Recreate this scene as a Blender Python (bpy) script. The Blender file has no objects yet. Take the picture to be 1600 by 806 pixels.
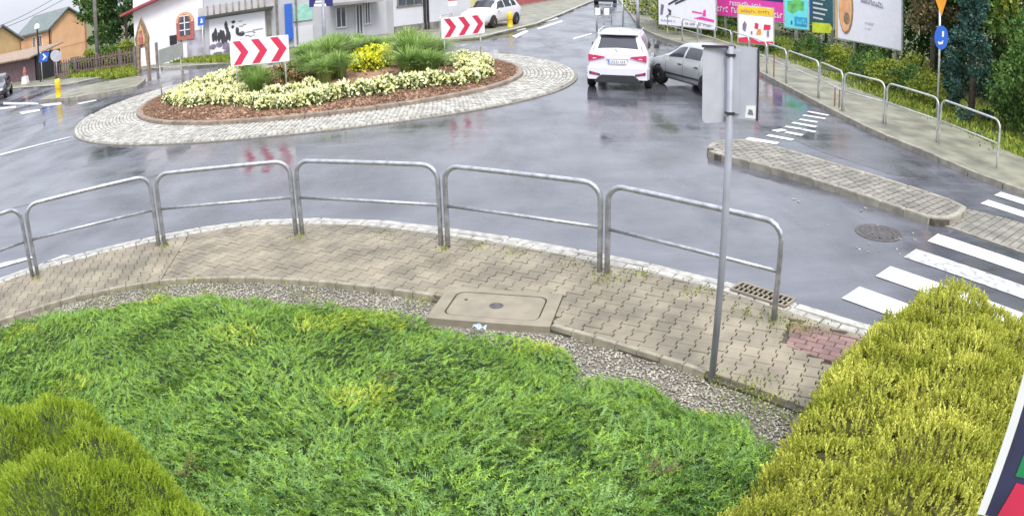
import bpy, math, random
import numpy as np
from mathutils import Vector, Matrix
R = math.radians
random.seed(7); rng = np.random.default_rng(7)
SC = bpy.context.scene; COL = SC.collection

# ------------------------------------------------------------------ camera (wide security-camera lens with barrel distortion)
CAM_H, PITCH, ROLL, FPX, KD = 3.6987, 0.3667036, -0.0255808, 1277.79, 0.194654
cam = bpy.data.cameras.new('security_camera'); camo = bpy.data.objects.new('security_camera', cam); COL.objects.link(camo)
cam.type = 'PANO'; cam.panorama_type = 'FISHEYE_LENS_POLYNOMIAL'
cam.sensor_fit = 'HORIZONTAL'; cam.sensor_width = 36.0; cam.sensor_height = 36.0
_fm = FPX * 36 / 1600
cam.fisheye_fov = R(170)
cam.fisheye_polynomial_k0 = 0; cam.fisheye_polynomial_k1 = -1 / _fm; cam.fisheye_polynomial_k2 = 0
cam.fisheye_polynomial_k3 = -KD / _fm ** 3; cam.fisheye_polynomial_k4 = 0
cam.clip_end = 3000; cam.clip_start = 0.05
_cp, _sp, _cr, _sr = math.cos(PITCH), math.sin(PITCH), math.cos(ROLL), math.sin(ROLL)
FW = np.array([0, _cp, -_sp]); _up = np.array([0, _sp, _cp]); _rt = np.array([1., 0, 0])
RT = _cr * _rt + _sr * _up; UP = -_sr * _rt + _cr * _up
camo.matrix_world = Matrix(((RT[0], UP[0], -FW[0], 0), (RT[1], UP[1], -FW[1], 0), (RT[2], UP[2], -FW[2], CAM_H), (0, 0, 0, 1)))
SC.camera = camo

# ------------------------------------------------------------------ overcast sky and soft sun
W = bpy.data.worlds.new('World'); SC.world = W; W.use_nodes = True
nt = W.node_tree; nt.nodes.clear()
o_ = nt.nodes.new('ShaderNodeOutputWorld'); bg = nt.nodes.new('ShaderNodeBackground'); bg.inputs[1].default_value = 0.1
sky = nt.nodes.new('ShaderNodeTexSky'); sky.sky_type = 'NISHITA'; sky.sun_disc = False
sky.sun_elevation = R(52); sky.sun_rotation = R(162); sky.dust_density = 4; sky.air_density = 1.0
cl = nt.nodes.new('ShaderNodeTexNoise'); cl.inputs['Scale'].default_value = 2.2; cl.inputs['Detail'].default_value = 5
tc = nt.nodes.new('ShaderNodeTexCoord'); mp = nt.nodes.new('ShaderNodeMapping'); mp.inputs['Scale'].default_value = (1, 1, 3)
nt.links.new(tc.outputs['Generated'], mp.inputs[0]); nt.links.new(mp.outputs[0], cl.inputs['Vector'])
cr = nt.nodes.new('ShaderNodeValToRGB'); cr.color_ramp.elements[0].position = .32; cr.color_ramp.elements[1].position = .68
cr.color_ramp.elements[0].color = (.70, .75, .87, 1); cr.color_ramp.elements[1].color = (.90, .92, 1.0, 1)
nt.links.new(cl.outputs[0], cr.inputs[0])
vm = nt.nodes.new('ShaderNodeVectorMath'); vm.operation = 'SCALE'; vm.inputs['Scale'].default_value = 6.6
# overcast sky: about three times brighter overhead than at the horizon
sx = nt.nodes.new('ShaderNodeSeparateXYZ'); nt.links.new(tc.outputs['Generated'], sx.inputs[0])
gm = nt.nodes.new('ShaderNodeMapRange'); gm.inputs[1].default_value = 0; gm.inputs[2].default_value = 1; gm.inputs[3].default_value = 1; gm.inputs[4].default_value = 2.7; nt.links.new(sx.outputs['Z'], gm.inputs[0])
v2 = nt.nodes.new('ShaderNodeVectorMath'); v2.operation = 'SCALE'; nt.links.new(cr.outputs[0], v2.inputs[0]); nt.links.new(gm.outputs[0], v2.inputs['Scale'])
nt.links.new(v2.outputs[0], vm.inputs[0])
mx = nt.nodes.new('ShaderNodeMix'); mx.data_type = 'RGBA'; mx.inputs[0].default_value = .86
nt.links.new(sky.outputs[0], mx.inputs[6]); nt.links.new(vm.outputs[0], mx.inputs[7])
nt.links.new(mx.outputs[2], bg.inputs[0]); nt.links.new(bg.outputs[0], o_.inputs[0])
sl = bpy.data.lights.new('sun', 'SUN'); sl.energy = 1.5; sl.angle = R(18); sl.color = (1, .97, .92)
so = bpy.data.objects.new('sun', sl); COL.objects.link(so); so.rotation_euler = (R(38), 0, R(18)); so.location = (0, 0, 30)
SC.view_settings.view_transform = 'Standard'; SC.view_settings.look = 'None'
SC.view_settings.exposure = 0.76; SC.view_settings.gamma = 1
SC.cycles.max_bounces = 6; SC.cycles.transparent_max_bounces = 4; SC.cycles.use_denoising = True

# ------------------------------------------------------------------ where a spot of the photograph lies in the place
def ray(px, py):
    x = (px - 800) / FPX; y = -(py - 403) / FPX
    r = math.hypot(x, y) + 1e-12; th = r + KD * r ** 3
    return (x / r * math.sin(th)) * RT + (y / r * math.sin(th)) * UP + math.cos(th) * FW
def G(px, py, z=0.0):
    d = ray(px, py); t = (z - CAM_H) / d[2]
    return Vector((d[0] * t, d[1] * t, z))
def AT(px, py, D):
    d = ray(px, py); t = D / math.hypot(d[0], d[1])
    return Vector((d[0] * t, d[1] * t, CAM_H + d[2] * t))
def GP(pts, z=0.0): return [tuple(G(a, b, z)[:2]) for a, b in pts]
def P2(px):
    P = np.array(px, float) - [0, 0, CAM_H]; x, y, z = P @ RT, P @ UP, P @ FW
    rho = math.hypot(x, y); th = math.atan2(rho, z); r = th
    for _ in range(12): r -= (r + KD * r ** 3 - th) / (1 + 3 * KD * r * r)
    return 800 + x * FPX * r / rho, 403 - y * FPX * r / rho
def top_at(p, py):      # height of a point above p that the photograph shows at row py
    lo, hi = -2., 14.
    for _ in range(30):
        m = (lo + hi) / 2
        if P2((p[0], p[1], m))[1] > py: lo = m
        else: hi = m
    return lo

# ------------------------------------------------------------------ materials
MATS = {}
def mat(name, col, rough=.6, metal=0., var=.15, scale=4., bump=0., bscale=30., col2=None, spec=.5, rand=0., island=0., world=False, coat=0., detail=6., lo=.35, hi=.65):
    m = bpy.data.materials.new(name); m.use_nodes = True; N = m.node_tree.nodes; L = m.node_tree.links
    b = N['Principled BSDF']; b.inputs['Roughness'].default_value = rough; b.inputs['Metallic'].default_value = metal
    b.inputs['Specular IOR Level'].default_value = spec; b.inputs['Coat Weight'].default_value = coat; b.inputs['Coat Roughness'].default_value = .1
    if world: g = N.new('ShaderNodeNewGeometry'); vec = g.outputs['Position']
    else: t = N.new('ShaderNodeTexCoord'); vec = t.outputs['Object']
    n = N.new('ShaderNodeTexNoise'); n.inputs['Scale'].default_value = scale; n.inputs['Detail'].default_value = detail; L.new(vec, n.inputs['Vector'])
    r = N.new('ShaderNodeValToRGB'); r.color_ramp.elements[0].position = lo; r.color_ramp.elements[1].position = hi
    c1 = [c * (1 - var) for c in col]; c2 = col2 or [min(1, c * (1 + var)) for c in col]
    r.color_ramp.elements[0].color = (*c1, 1); r.color_ramp.elements[1].color = (*c2, 1)
    L.new(n.outputs[0], r.inputs[0]); out = r.outputs[0]
    if rand or island:
        if island: q = N.new('ShaderNodeNewGeometry').outputs['Random Per Island']; amt = island
        else: q = N.new('ShaderNodeObjectInfo').outputs['Random']; amt = rand
        mr = N.new('ShaderNodeMapRange'); mr.inputs[3].default_value = 1 - amt; mr.inputs[4].default_value = 1 + amt; L.new(q, mr.inputs[0])
        h = N.new('ShaderNodeHueSaturation'); L.new(mr.outputs[0], h.inputs['Value']); L.new(out, h.inputs['Color']); out = h.outputs[0]
    L.new(out, b.inputs['Base Color'])
    if bump:
        nb = N.new('ShaderNodeTexNoise'); nb.inputs['Scale'].default_value = bscale; nb.inputs['Detail'].default_value = 4; L.new(vec, nb.inputs['Vector'])
        bp = N.new('ShaderNodeBump'); bp.inputs['Strength'].default_value = bump; bp.inputs['Distance'].default_value = .02
        L.new(nb.outputs[0], bp.inputs['Height']); L.new(bp.outputs[0], b.inputs['Normal'])
    MATS[name] = m; return m

def wet_asphalt(name, base, puddle=.5):
    m = mat(name, base, .3, var=.22, scale=.9, world=True, detail=8)
    N = m.node_tree.nodes; L = m.node_tree.links; b = N['Principled BSDF']
    g = N.new('ShaderNodeNewGeometry')
    mpn = N.new('ShaderNodeMapping'); mpn.inputs['Rotation'].default_value = (0, 0, .5); mpn.inputs['Scale'].default_value = (1, .38, 1)
    L.new(g.outputs['Position'], mpn.inputs[0])
    n = N.new('ShaderNodeTexNoise'); n.inputs['Scale'].default_value = .55; n.inputs['Detail'].default_value = 6; n.inputs['Roughness'].default_value = .62; L.new(mpn.outputs[0], n.inputs['Vector'])
    r = N.new('ShaderNodeMapRange'); r.inputs[1].default_value = .38; r.inputs[2].default_value = .62; r.inputs[3].default_value = .05; r.inputs[4].default_value = .40
    L.new(n.outputs[0], r.inputs[0])
    # grit, long damp streaks and polished wheel tracks round the island
    def MATH(op, a, bb=None, v=None):
        q = N.new('ShaderNodeMath'); q.operation = op; L.new(a, q.inputs[0])
        if bb is not None: L.new(bb, q.inputs[1])
        if v is not None: q.inputs[1].default_value = v
        return q.outputs[0]
    ds = N.new('ShaderNodeVectorMath'); ds.operation = 'DISTANCE'; ds.inputs[1].default_value = (-6.1, 26.1, 0); L.new(g.outputs['Position'], ds.inputs[0])
    wob = MATH('MULTIPLY', n.outputs[0], v=1.6); trk = MATH('SINE', MATH('MULTIPLY', MATH('ADD', ds.outputs['Value'], wob), v=3.3)); trk = MATH('MULTIPLY', MATH('ADD', trk, v=1), v=.5)
    fade = N.new('ShaderNodeMapRange'); fade.inputs[1].default_value = 15; fade.inputs[2].default_value = 17.5; fade.inputs[3].default_value = 1; fade.inputs[4].default_value = .1; L.new(ds.outputs['Value'], fade.inputs[0])
    trk = MATH('MULTIPLY', trk, fade.outputs[0])
    ng = N.new('ShaderNodeTexNoise'); ng.inputs['Scale'].default_value = 42; ng.inputs['Detail'].default_value = 3; L.new(g.outputs['Position'], ng.inputs['Vector'])
    m2 = N.new('ShaderNodeMapping'); m2.inputs['Rotation'].default_value = (0, 0, -.45); m2.inputs['Scale'].default_value = (.35, 1.8, 1); L.new(g.outputs['Position'], m2.inputs[0])
    ns = N.new('ShaderNodeTexNoise'); ns.inputs['Scale'].default_value = .9; ns.inputs['Detail'].default_value = 7; ns.inputs['Roughness'].default_value = .7; L.new(m2.outputs[0], ns.inputs['Vector'])
    val = MATH('ADD', MATH('MULTIPLY', ng.outputs[0], v=.7), MATH('MULTIPLY', ns.outputs[0], v=1.5)); val = MATH('ADD', val, MATH('MULTIPLY', trk, v=-.22)); val = MATH('ADD', val, v=-.02)
    hv = N.new('ShaderNodeHueSaturation'); L.new(val, hv.inputs['Value']); L.new(b.inputs['Base Color'].links[0].from_socket, hv.inputs['Color']); L.new(hv.outputs[0], b.inputs['Base Color'])
    rg = MATH('ADD', r.outputs[0], MATH('MULTIPLY', trk, v=-.07)); rg = MATH('ADD', rg, MATH('MULTIPLY', MATH('ADD', ns.outputs[0], v=-.5), v=.5)); rg = MATH('MAXIMUM', rg, v=.04); L.new(rg, b.inputs['Roughness'])
    nb = N.new('ShaderNodeTexNoise'); nb.inputs['Scale'].default_value = 55; nb.inputs['Detail'].default_value = 3; L.new(g.outputs['Position'], nb.inputs['Vector'])
    nw = N.new('ShaderNodeTexNoise'); nw.inputs['Scale'].default_value = 3.2; nw.inputs['Detail'].default_value = 3; L.new(g.outputs['Position'], nw.inputs['Vector'])
    r2 = N.new('ShaderNodeMapRange'); r2.inputs[1].default_value = .4; r2.inputs[2].default_value = .65; r2.inputs[3].default_value = .03; r2.inputs[4].default_value = .34
    L.new(n.outputs[0], r2.inputs[0])
    bp = N.new('ShaderNodeBump'); bp.inputs['Distance'].default_value = .006; L.new(nb.outputs[0], bp.inputs['Height']); L.new(r2.outputs[0], bp.inputs['Strength'])
    b2 = N.new('ShaderNodeBump'); b2.inputs['Distance'].default_value = .012; b2.inputs['Strength'].default_value = .25; L.new(nw.outputs[0], b2.inputs['Height']); L.new(bp.outputs[0], b2.inputs['Normal'])
    L.new(b2.outputs[0], b.inputs['Normal']); b.inputs['IOR'].default_value = 1.62
    return m

M_asph = wet_asphalt('wet_asphalt', (.092, .094, .108))
M_patch = wet_asphalt('wet_asphalt_patch', (.075, .077, .085))
M_pale_patch = wet_asphalt('wet_asphalt_pale', (.11, .113, .125))
M_ground = mat('verge_soil', (.08, .10, .04), .9, var=.3, scale=1.5, bump=.5, world=True, col2=(.16, .17, .07))
M_paver = mat('concrete_paver', (.225, .192, .133), .5, var=.28, scale=2.2, bump=.25, bscale=90, rand=.13, world=True)
M_paverstuff = mat('concrete_paver_far', (.225, .192, .133), .5, var=.28, scale=2.2, bump=.25, bscale=90, island=.13, world=True)
M_ipaver = mat('grey_concrete_paver', (.225, .21, .175), .5, var=.25, scale=2.2, bump=.25, bscale=90, rand=.13, world=True)
M_redpaver = mat('red_paver', (.20, .118, .10), .5, var=.2, scale=6, rand=.15, bump=.2, world=True)
M_joint = mat('joint_sand', (.085, .075, .055), .9, var=.35, scale=9, world=True)
M_moss = mat('moss', (.12, .15, .04), .9, var=.3, scale=30)
M_kerb = mat('pale_kerb', (.40, .385, .34), .6, var=.25, scale=9, bump=.2, rand=.08, world=True)
M_kerbg = mat('grey_kerb', (.27, .25, .20), .6, var=.25, scale=5, bump=.3, rand=.12, world=True)
M_kerbb = mat('brown_kerb', (.24, .19, .15), .6, var=.25, scale=5, bump=.3, rand=.12, world=True)
M_edge = mat('edging', (.27, .245, .18), .7, var=.25, scale=7, bump=.2, rand=.12, world=True)
M_sett = mat('granite_sett', (.42, .405, .36), .5, var=.25, scale=4, island=.25, world=True)
M_settbed = mat('sett_bed', (.22, .20, .16), .7, var=.25, scale=8, world=True)
M_path = mat('worn_pavement', (.19, .185, .135), .55, var=.28, scale=1.3, bump=.3, bscale=25, world=True, col2=(.27, .26, .19))
M_conc = mat('smooth_concrete', (.24, .208, .15), .65, var=.12, scale=5, bump=.15, bscale=60)
M_gravel = mat('gravel_stone', (.35, .325, .265), .6, var=.2, scale=3, island=.4, world=True)
M_gravelbed = mat('gravel_bed', (.20, .18, .14), .9, var=.3, scale=25, bump=.8, bscale=80, world=True)
M_mulch = mat('bark_mulch', (.32, .19, .12), .9, var=.4, scale=9, bump=.8, bscale=20, island=.3, world=True)
M_paint = mat('road_paint', (.34, .34, .34), .4, var=0, scale=16, bump=.15, world=True, col2=(.72, .72, .70), lo=.30, hi=.44, detail=9)
M_wornpaint = mat('worn_road_paint', (.30, .30, .31), .35, var=0, scale=9, world=True, col2=(.60, .60, .59), lo=.35, hi=.6)
M_galv = mat('galvanised_steel', (.40, .41, .43), .36, metal=.75, var=.22, scale=14)
M_galvfar = mat('weathered_galvanised', (.52, .53, .51), .45, metal=.5, var=.2, scale=9)
M_signback = mat('sign_back', (.48, .48, .54), .6, metal=.15, var=.08, scale=5)
M_dark = mat('dark_metal', (.03, .03, .035), .5)
M_black = mat('black_rubber', (.018, .018, .02), .65)
M_white = mat('white_enamel', (.80, .80, .80), .35, var=.04)
M_red = mat('red_reflective', (.62, .035, .09), .35, var=.06)
M_blue = mat('blue_enamel', (.03, .13, .55), .35, var=.05)
M_navy = mat('navy_enamel', (.03, .03, .16), .35, var=.05)
M_yellow = mat('yellow_plastic', (.80, .55, .03), .4, var=.08)
M_orange = mat('orange_enamel', (.80, .33, .02), .4)
M_cast = mat('cast_iron', (.10, .09, .085), .4, metal=.4, var=.3, scale=20, bump=.4)
M_rust = mat('rusty_post', (.26, .13, .08), .8, var=.3, scale=8)
M_carwhite = mat('white_car_paint', (.70, .68, .73), .25, var=.02, coat=.8)
M_carsilver = mat('silver_car_paint', (.47, .49, .48), .3, metal=.35, var=.03, coat=.8)
M_cardark = mat('dark_car_paint', (.04, .035, .045), .25, var=.05, coat=1)
M_pole = mat('grey_pole_paint', (.30, .31, .35), .5, metal=.1, var=.15, scale=3)
M_glass = mat('car_glass', (.035, .035, .045), .06, var=.1, spec=.7)
M_tail = mat('tail_lamp', (.55, .03, .11), .2, var=.1, coat=.5)
M_lamp = mat('head_lamp', (.75, .75, .78), .15, var=.1)
M_rim = mat('alloy_rim', (.45, .45, .48), .3, metal=.7)
M_plaster_o = mat('orange_plaster', (.80, .47, .27), .8, var=.07, scale=1, bump=.1)
M_plaster_y = mat('ochre_plaster', (.60, .42, .21), .8, var=.1, scale=1)
M_plaster_w = mat('white_plaster', (.84, .82, .84), .7, var=.03, scale=1)
M_plaster_g = mat('grey_plaster', (.46, .46, .49), .7, var=.08, scale=.8)
M_plaster_l = mat('light_grey_plaster', (.60, .60, .63), .7, var=.06, scale=.8)
M_rooftile = mat('grey_green_roof', (.13, .16, .15), .5, var=.2, scale=3)
M_roofred = mat('red_roof_edge', (.35, .07, .08), .6)
M_roofgrey = mat('grey_corrugated_roof', (.33, .31, .31), .5, var=.15, scale=2)
M_shed = mat('brown_boards', (.16, .10, .11), .7, var=.25, scale=3)
M_brick = mat('red_brick', (.42, .14, .12), .7, var=.2, scale=8)
M_wood = mat('brown_wood', (.28, .19, .12), .8, var=.3, scale=6)
M_woodgrey = mat('grey_wood', (.20, .19, .17), .8, var=.3, scale=3)
M_window = mat('window_glass', (.08, .09, .11), .1, var=.2, spec=.8)
M_green = mat('green_film', (.30, .55, .46), .4)
M_magenta = mat('magenta_print', (.75, .06, .38), .5, var=.04)
M_cyan = mat('cyan_print', (.15, .66, .70), .5, var=.05)
M_teal = mat('dark_teal_print', (.03, .13, .15), .5, var=.1)
M_lime = mat('lime_print', (.62, .72, .06), .5)
M_print = mat('white_print', (.80, .79, .84), .5, var=.03)
M_ink = mat('black_ink', (.05, .05, .06), .6)
M_inkpurple = mat('grey_purple_ink', (.22, .19, .26), .6, var=.3, scale=3)
M_peach = mat('peach_print', (.80, .42, .20), .5, var=.15, scale=3)
M_greenink = mat('green_print', (.12, .45, .12), .5, var=.3, scale=4)
M_hedgefence = mat('red_fence', (.40, .10, .10), .7, var=.2)
M_bark = mat('bark', (.12, .10, .08), .9, var=.3, scale=8, bump=.5)
def leafmat(name, c1, c2, scale=.8, island=.35, lo=.35, hi=.65, rough=.7):
    return mat(name, c1, rough, var=0, col2=c2, scale=scale, island=island, world=True, lo=lo, hi=hi, spec=.15)
M_jun = leafmat('juniper_needles', (.15, .265, .035), (.27, .43, .07), 1.1)
M_junb = leafmat('juniper_blue', (.11, .22, .055), (.21, .35, .10), 2)
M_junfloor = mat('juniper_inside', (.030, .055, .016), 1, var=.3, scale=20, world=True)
M_gold = leafmat('golden_needles', (.35, .39, .05), (.64, .64, .13), 2.5, .4)
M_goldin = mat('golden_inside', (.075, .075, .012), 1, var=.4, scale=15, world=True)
M_thuja = leafmat('thuja_fronds', (.22, .32, .025), (.36, .47, .055), 3, .3)
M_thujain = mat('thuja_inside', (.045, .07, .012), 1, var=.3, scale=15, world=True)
M_treed = leafmat('dark_leaves', (.035, .085, .030), (.07, .14, .04), .7)
M_treem = leafmat('mid_leaves', (.065, .14, .035), (.13, .22, .05), .8)
M_treey = leafmat('yellow_green_leaves', (.16, .22, .03), (.30, .34, .05), 1)
M_treeb = leafmat('blue_green_needles', (.045, .105, .085), (.08, .15, .11), 1.2)
M_brownleaf = leafmat('brownish_leaves', (.13, .12, .06), (.20, .15, .07), 1)
M_grassl = leafmat('ornamental_grass_blades', (.17, .30, .06), (.36, .47, .16), 1.2, .4)
M_pale = leafmat('pale_yellow_leaves', (.83, .83, .38), (.90, .90, .60), 3, .18)
M_yel = leafmat('bright_yellow_leaves', (.68, .72, .03), (.82, .80, .08), 3, .2)
M_flo = leafmat('orange_pink_flowers', (.70, .30, .20), (.80, .62, .35), 6, .3)
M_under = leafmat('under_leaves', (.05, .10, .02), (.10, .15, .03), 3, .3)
M_weed = leafmat('weeds', (.14, .22, .03), (.30, .33, .05), 5, .3)

# ------------------------------------------------------------------ mesh helpers
def tag(o, label=None, cat=None, group=None, kind=None):
    for k, v in (('label', label), ('category', cat), ('group', group), ('kind', kind)):
        if v: o[k] = v
    return o
def thing(name, label, cat, loc=(0, 0, 0), rz=0, group=None):
    o = bpy.data.objects.new(name, None); COL.objects.link(o); o.location = loc; o.rotation_euler = (0, 0, rz)
    o.empty_display_size = .2
    return tag(o, label, cat, group)
class MB:
    def __init__(s): s.v = []; s.f = []
    def add(s, vs, fs):
        n = len(s.v); s.v += [tuple(v) for v in vs]; s.f += [tuple(i + n for i in f) for f in fs]; return s
    def box(s, c, size, rz=0, top=1., rx=0, ry=0):
        x, y, z = size[0] / 2, size[1] / 2, size[2] / 2
        M = Matrix.Rotation(rz, 3, 'Z') @ Matrix.Rotation(ry, 3, 'Y') @ Matrix.Rotation(rx, 3, 'X')
        vs = [M @ Vector((a * (top if k > 0 else 1), b * (top if k > 0 else 1), k)) + Vector(c) for k in (-z, z) for a, b in ((-x, -y), (x, -y), (x, y), (-x, y))]
        return s.add(vs, [(3, 2, 1, 0), (4, 5, 6, 7), (0, 1, 5, 4), (1, 2, 6, 5), (2, 3, 7, 6), (3, 0, 4, 7)])
    def prism(s, poly, z0, z1, bev=0.):
        poly = list(poly); a = sum(poly[i][0] * poly[(i + 1) % len(poly)][1] - poly[(i + 1) % len(poly)][0] * poly[i][1] for i in range(len(poly)))
        if a < 0: poly = poly[::-1]
        n = len(poly); rings = [(poly, z0), (poly, z1 - bev)]
        if bev:
            cx = sum(p[0] for p in poly) / n; cy = sum(p[1] for p in poly) / n
            def sh(p):
                dx, dy = cx - p[0], cy - p[1]; l = math.hypot(dx, dy) + 1e-9; return (p[0] + dx / l * bev * 1.3, p[1] + dy / l * bev * 1.3)
            rings.append(([sh(p) for p in poly], z1))
        vs = [(p[0], p[1], z) for r, z in rings for p in r]; k = len(rings)
        fs = [tuple(range((k - 1) * n, k * n)), tuple(range(n))[::-1]]
        for j in range(k - 1):
            for i in range(n): fs.append((j * n + i, j * n + (i + 1) % n, (j + 1) * n + (i + 1) % n, (j + 1) * n + i))
        return s.add(vs, fs)
    def vprism(s, o, ax, up, poly, t):     # polygon in the plane (ax, up) at o, thickness t along the normal
        o, ax, up = Vector(o), Vector(ax).normalized(), Vector(up).normalized(); nn = ax.cross(up)
        n = len(poly); vs = [o + ax * a + up * b + nn * c for c in (0, t) for a, b in poly]
        fs = [tuple(range(n))[::-1], tuple(range(n, 2 * n))] + [(i, (i + 1) % n, n + (i + 1) % n, n + i) for i in range(n)]
        return s.add(vs, fs)
    def tube(s, pts, r, n=8, cap=True):
        pts = [Vector(p) for p in pts]; rr = r if isinstance(r, (list, tuple)) else [r] * len(pts); rings = []
        prev = None
        for i, p in enumerate(pts):
            d = (pts[min(i + 1, len(pts) - 1)] - pts[max(i - 1, 0)]).normalized()
            if prev is None: a = d.cross(Vector((0, 0, 1)) if abs(d.z) < .9 else Vector((1, 0, 0))).normalized()
            else: a = (prev - d * prev.dot(d)).normalized()
            prev = a; b = d.cross(a)
            rings += [p + (a * math.cos(2 * math.pi * k / n) + b * math.sin(2 * math.pi * k / n)) * rr[i] for k in range(n)]
        fs = [(i * n + k, i * n + (k + 1) % n, (i + 1) * n + (k + 1) % n, (i + 1) * n + k) for i in range(len(pts) - 1) for k in range(n)]
        if cap: fs += [tuple(range(n))[::-1], tuple(range((len(pts) - 1) * n, len(pts) * n))]
        return s.add(rings, fs)
    def lathe(s, prof, n=20, c=(0, 0, 0), axis='Z'):
        vs = []
        for r, h in prof:
            for k in range(n):
                a = 2 * math.pi * k / n; x, y = r * math.cos(a), r * math.sin(a)
                vs.append((c[0] + x, c[1] + y, c[2] + h) if axis == 'Z' else (c[0] + x, c[1] + h, c[2] + y))
        m = len(prof); fs = [(i * n + k, i * n + (k + 1) % n, (i + 1) * n + (k + 1) % n, (i + 1) * n + k) for i in range(m - 1) for k in range(n)]
        fs += [tuple(range(n))[::-1], tuple(range((m - 1) * n, m * n))]
        return s.add(vs, fs)
    def mesh(s, name, m, smooth=False):
        me = bpy.data.meshes.new(name); me.from_pydata(s.v, [], s.f); me.materials.append(m); me.validate()
        if smooth:
            for p in me.polygons: p.use_smooth = True
        me.update(); return me
    def build(s, name, m, parent=None, smooth=False, loc=None, kind=None):
        if loc is not None: s.v = [(v[0] - loc[0], v[1] - loc[1], v[2] - loc[2]) for v in s.v]
        o = bpy.data.objects.new(name, s.mesh(name, m, smooth)); COL.objects.link(o)
        if loc is not None: o.location = loc
        if parent: o.parent = parent
        if kind: o['kind'] = kind
        return o
def sheet(name, poly, z, m, kind='structure', parent=None):
    mb = MB(); a = sum(poly[i][0] * poly[(i + 1) % len(poly)][1] - poly[(i + 1) % len(poly)][0] * poly[i][1] for i in range(len(poly)))
    if a < 0: poly = poly[::-1]
    mb.add([(p[0], p[1], z) for p in poly], [tuple(range(len(poly)))]); return mb.build(name, m, parent, kind=kind)
def npmesh(name, V, F, m, parent=None, kind=None, smooth=False):
    me = bpy.data.meshes.new(name); n = len(F)
    me.vertices.add(len(V)); me.vertices.foreach_set('co', np.ascontiguousarray(V, dtype=np.float32).ravel())
    me.loops.add(n * 3); me.loops.foreach_set('vertex_index', np.ascontiguousarray(F, dtype=np.int32).ravel())
    me.polygons.add(n); me.polygons.foreach_set('loop_start', np.arange(0, n * 3, 3, dtype=np.int32))
    me.materials.append(m); me.update(calc_edges=True)
    if smooth: me.polygons.foreach_set('use_smooth', np.ones(n, bool))
    o = bpy.data.objects.new(name, me); COL.objects.link(o)
    if parent: o.parent = parent
    if kind: o['kind'] = kind
    return o
def scatter(tv, tf, P, D, S, roll=None):
    tv = np.asarray(tv, float); tf = np.asarray(tf); n = len(P); D = D / np.linalg.norm(D, axis=1, keepdims=True)
    ref = rng.normal(size=(n, 3)); a = np.cross(D, ref); a /= np.linalg.norm(a, axis=1, keepdims=True); b = np.cross(D, a)
    S = np.broadcast_to(np.asarray(S, float).reshape(-1, 1, 1), (n, 1, 1))
    V = (tv[None, :, 0:1] * a[:, None] + tv[None, :, 1:2] * b[:, None] + tv[None, :, 2:3] * D[:, None]) * S + P[:, None]
    F = tf[None] + (np.arange(n) * len(tv))[:, None, None]
    return V.reshape(-1, 3), F.reshape(-1, 3)
def sprig(L=1., nl=5, lw=.09, ll=.32, bend=.25, ang=.8, flat=.25):   # a short stem with narrow needle-like leaflets
    v = []; f = []
    def tri(p, d, w, l):
        p = np.array(p); d = np.array(d); s = np.cross(d, [0, 1, .3]); s = s / np.linalg.norm(s) * w / 2; k = len(v)
        v.extend([p - s, p + s, p + d * l]); f.append((k, k + 1, k + 2))
    def st(t): return np.array([bend * t * t * L, 0, L * t])
    for i in range(nl):
        t = (i + .4) / nl
        for sd in (-1, 1):
            y = flat * (1 if (i + (sd > 0)) % 2 else -1)
            d = np.array([sd * math.sin(ang), y, math.cos(ang)]); d /= np.linalg.norm(d); tri(st(t), d, lw, ll * (1.15 - .6 * t))
    tri(st(.0), np.array([bend * .5, 0, 1.]) / 1.03, lw * .8, L * 1.05)
    return np.array(v), np.array(f)
def leaf(w=.5): return np.array([[0, 0, 0], [w / 2, .08, .5], [0, 0, 1], [-w / 2, .08, .5]]), np.array([[0, 1, 2], [0, 2, 3]])
def inpoly(P, poly):
    x, y = P[:, 0], P[:, 1]; r = np.zeros(len(P), bool); n = len(poly)
    for i in range(n):
        x1, y1 = poly[i]; x2, y2 = poly[(i + 1) % n]
        c = ((y1 > y) != (y2 > y)) & (x < (x2 - x1) * (y - y1) / (y2 - y1 + 1e-12) + x1); r ^= c
    return r
def dist_line(P, line):     # distance and signed side from the nearest segment of an open polyline
    A = np.array(line[:-1]); B = np.array(line[1:]); d = B - A; L = (d * d).sum(1)
    t = np.clip(((P[:, None] - A[None]) * d[None]).sum(2) / L, 0, 1); Q = A + t[..., None] * d; e = P[:, None] - Q
    dd = np.hypot(e[..., 0], e[..., 1]); i = dd.argmin(1); k = np.arange(len(P))
    side = np.sign(d[i, 0] * e[k, i, 1] - d[i, 1] * e[k, i, 0]); return dd[k, i], side, i
def resample(line, step):
    L = [Vector(p) for p in line]; out = [L[0]]; rem = step
    for a, b in zip(L[:-1], L[1:]):
        d = (b - a).length; pos = 0
        while d - pos >= rem: pos += rem; out.append(a + (b - a) * (pos / d)); rem = step
        rem -= d - pos
    return out
def smooth(line, it=2):
    for _ in range(it):
        n = [line[0]]
        for a, b in zip(line[:-1], line[1:]): n += [(a[0] * .75 + b[0] * .25, a[1] * .75 + b[1] * .25), (a[0] * .25 + b[0] * .75, a[1] * .25 + b[1] * .75)]
        line = n + [line[-1]]
    return line
def offset(line, d):
    out = []
    for i, p in enumerate(line):
        a = line[max(i - 1, 0)]; b = line[min(i + 1, len(line) - 1)]; tx, ty = b[0] - a[0], b[1] - a[1]; l = math.hypot(tx, ty) + 1e-9
        out.append((p[0] - ty / l * d, p[1] + tx / l * d))
    return out
def clip(poly, p, n):       # keep the side where (x-p).n >= 0
    out = []; m = len(poly)
    for i in range(m):
        a, b = poly[i], poly[(i + 1) % m]; da = (a[0] - p[0]) * n[0] + (a[1] - p[1]) * n[1]; db = (b[0] - p[0]) * n[0] + (b[1] - p[1]) * n[1]
        if da >= 0: out.append(a)
        if da * db < 0: t = da / (da - db); out.append((a[0] + (b[0] - a[0]) * t, a[1] + (b[1] - a[1]) * t))
    return out
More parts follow.
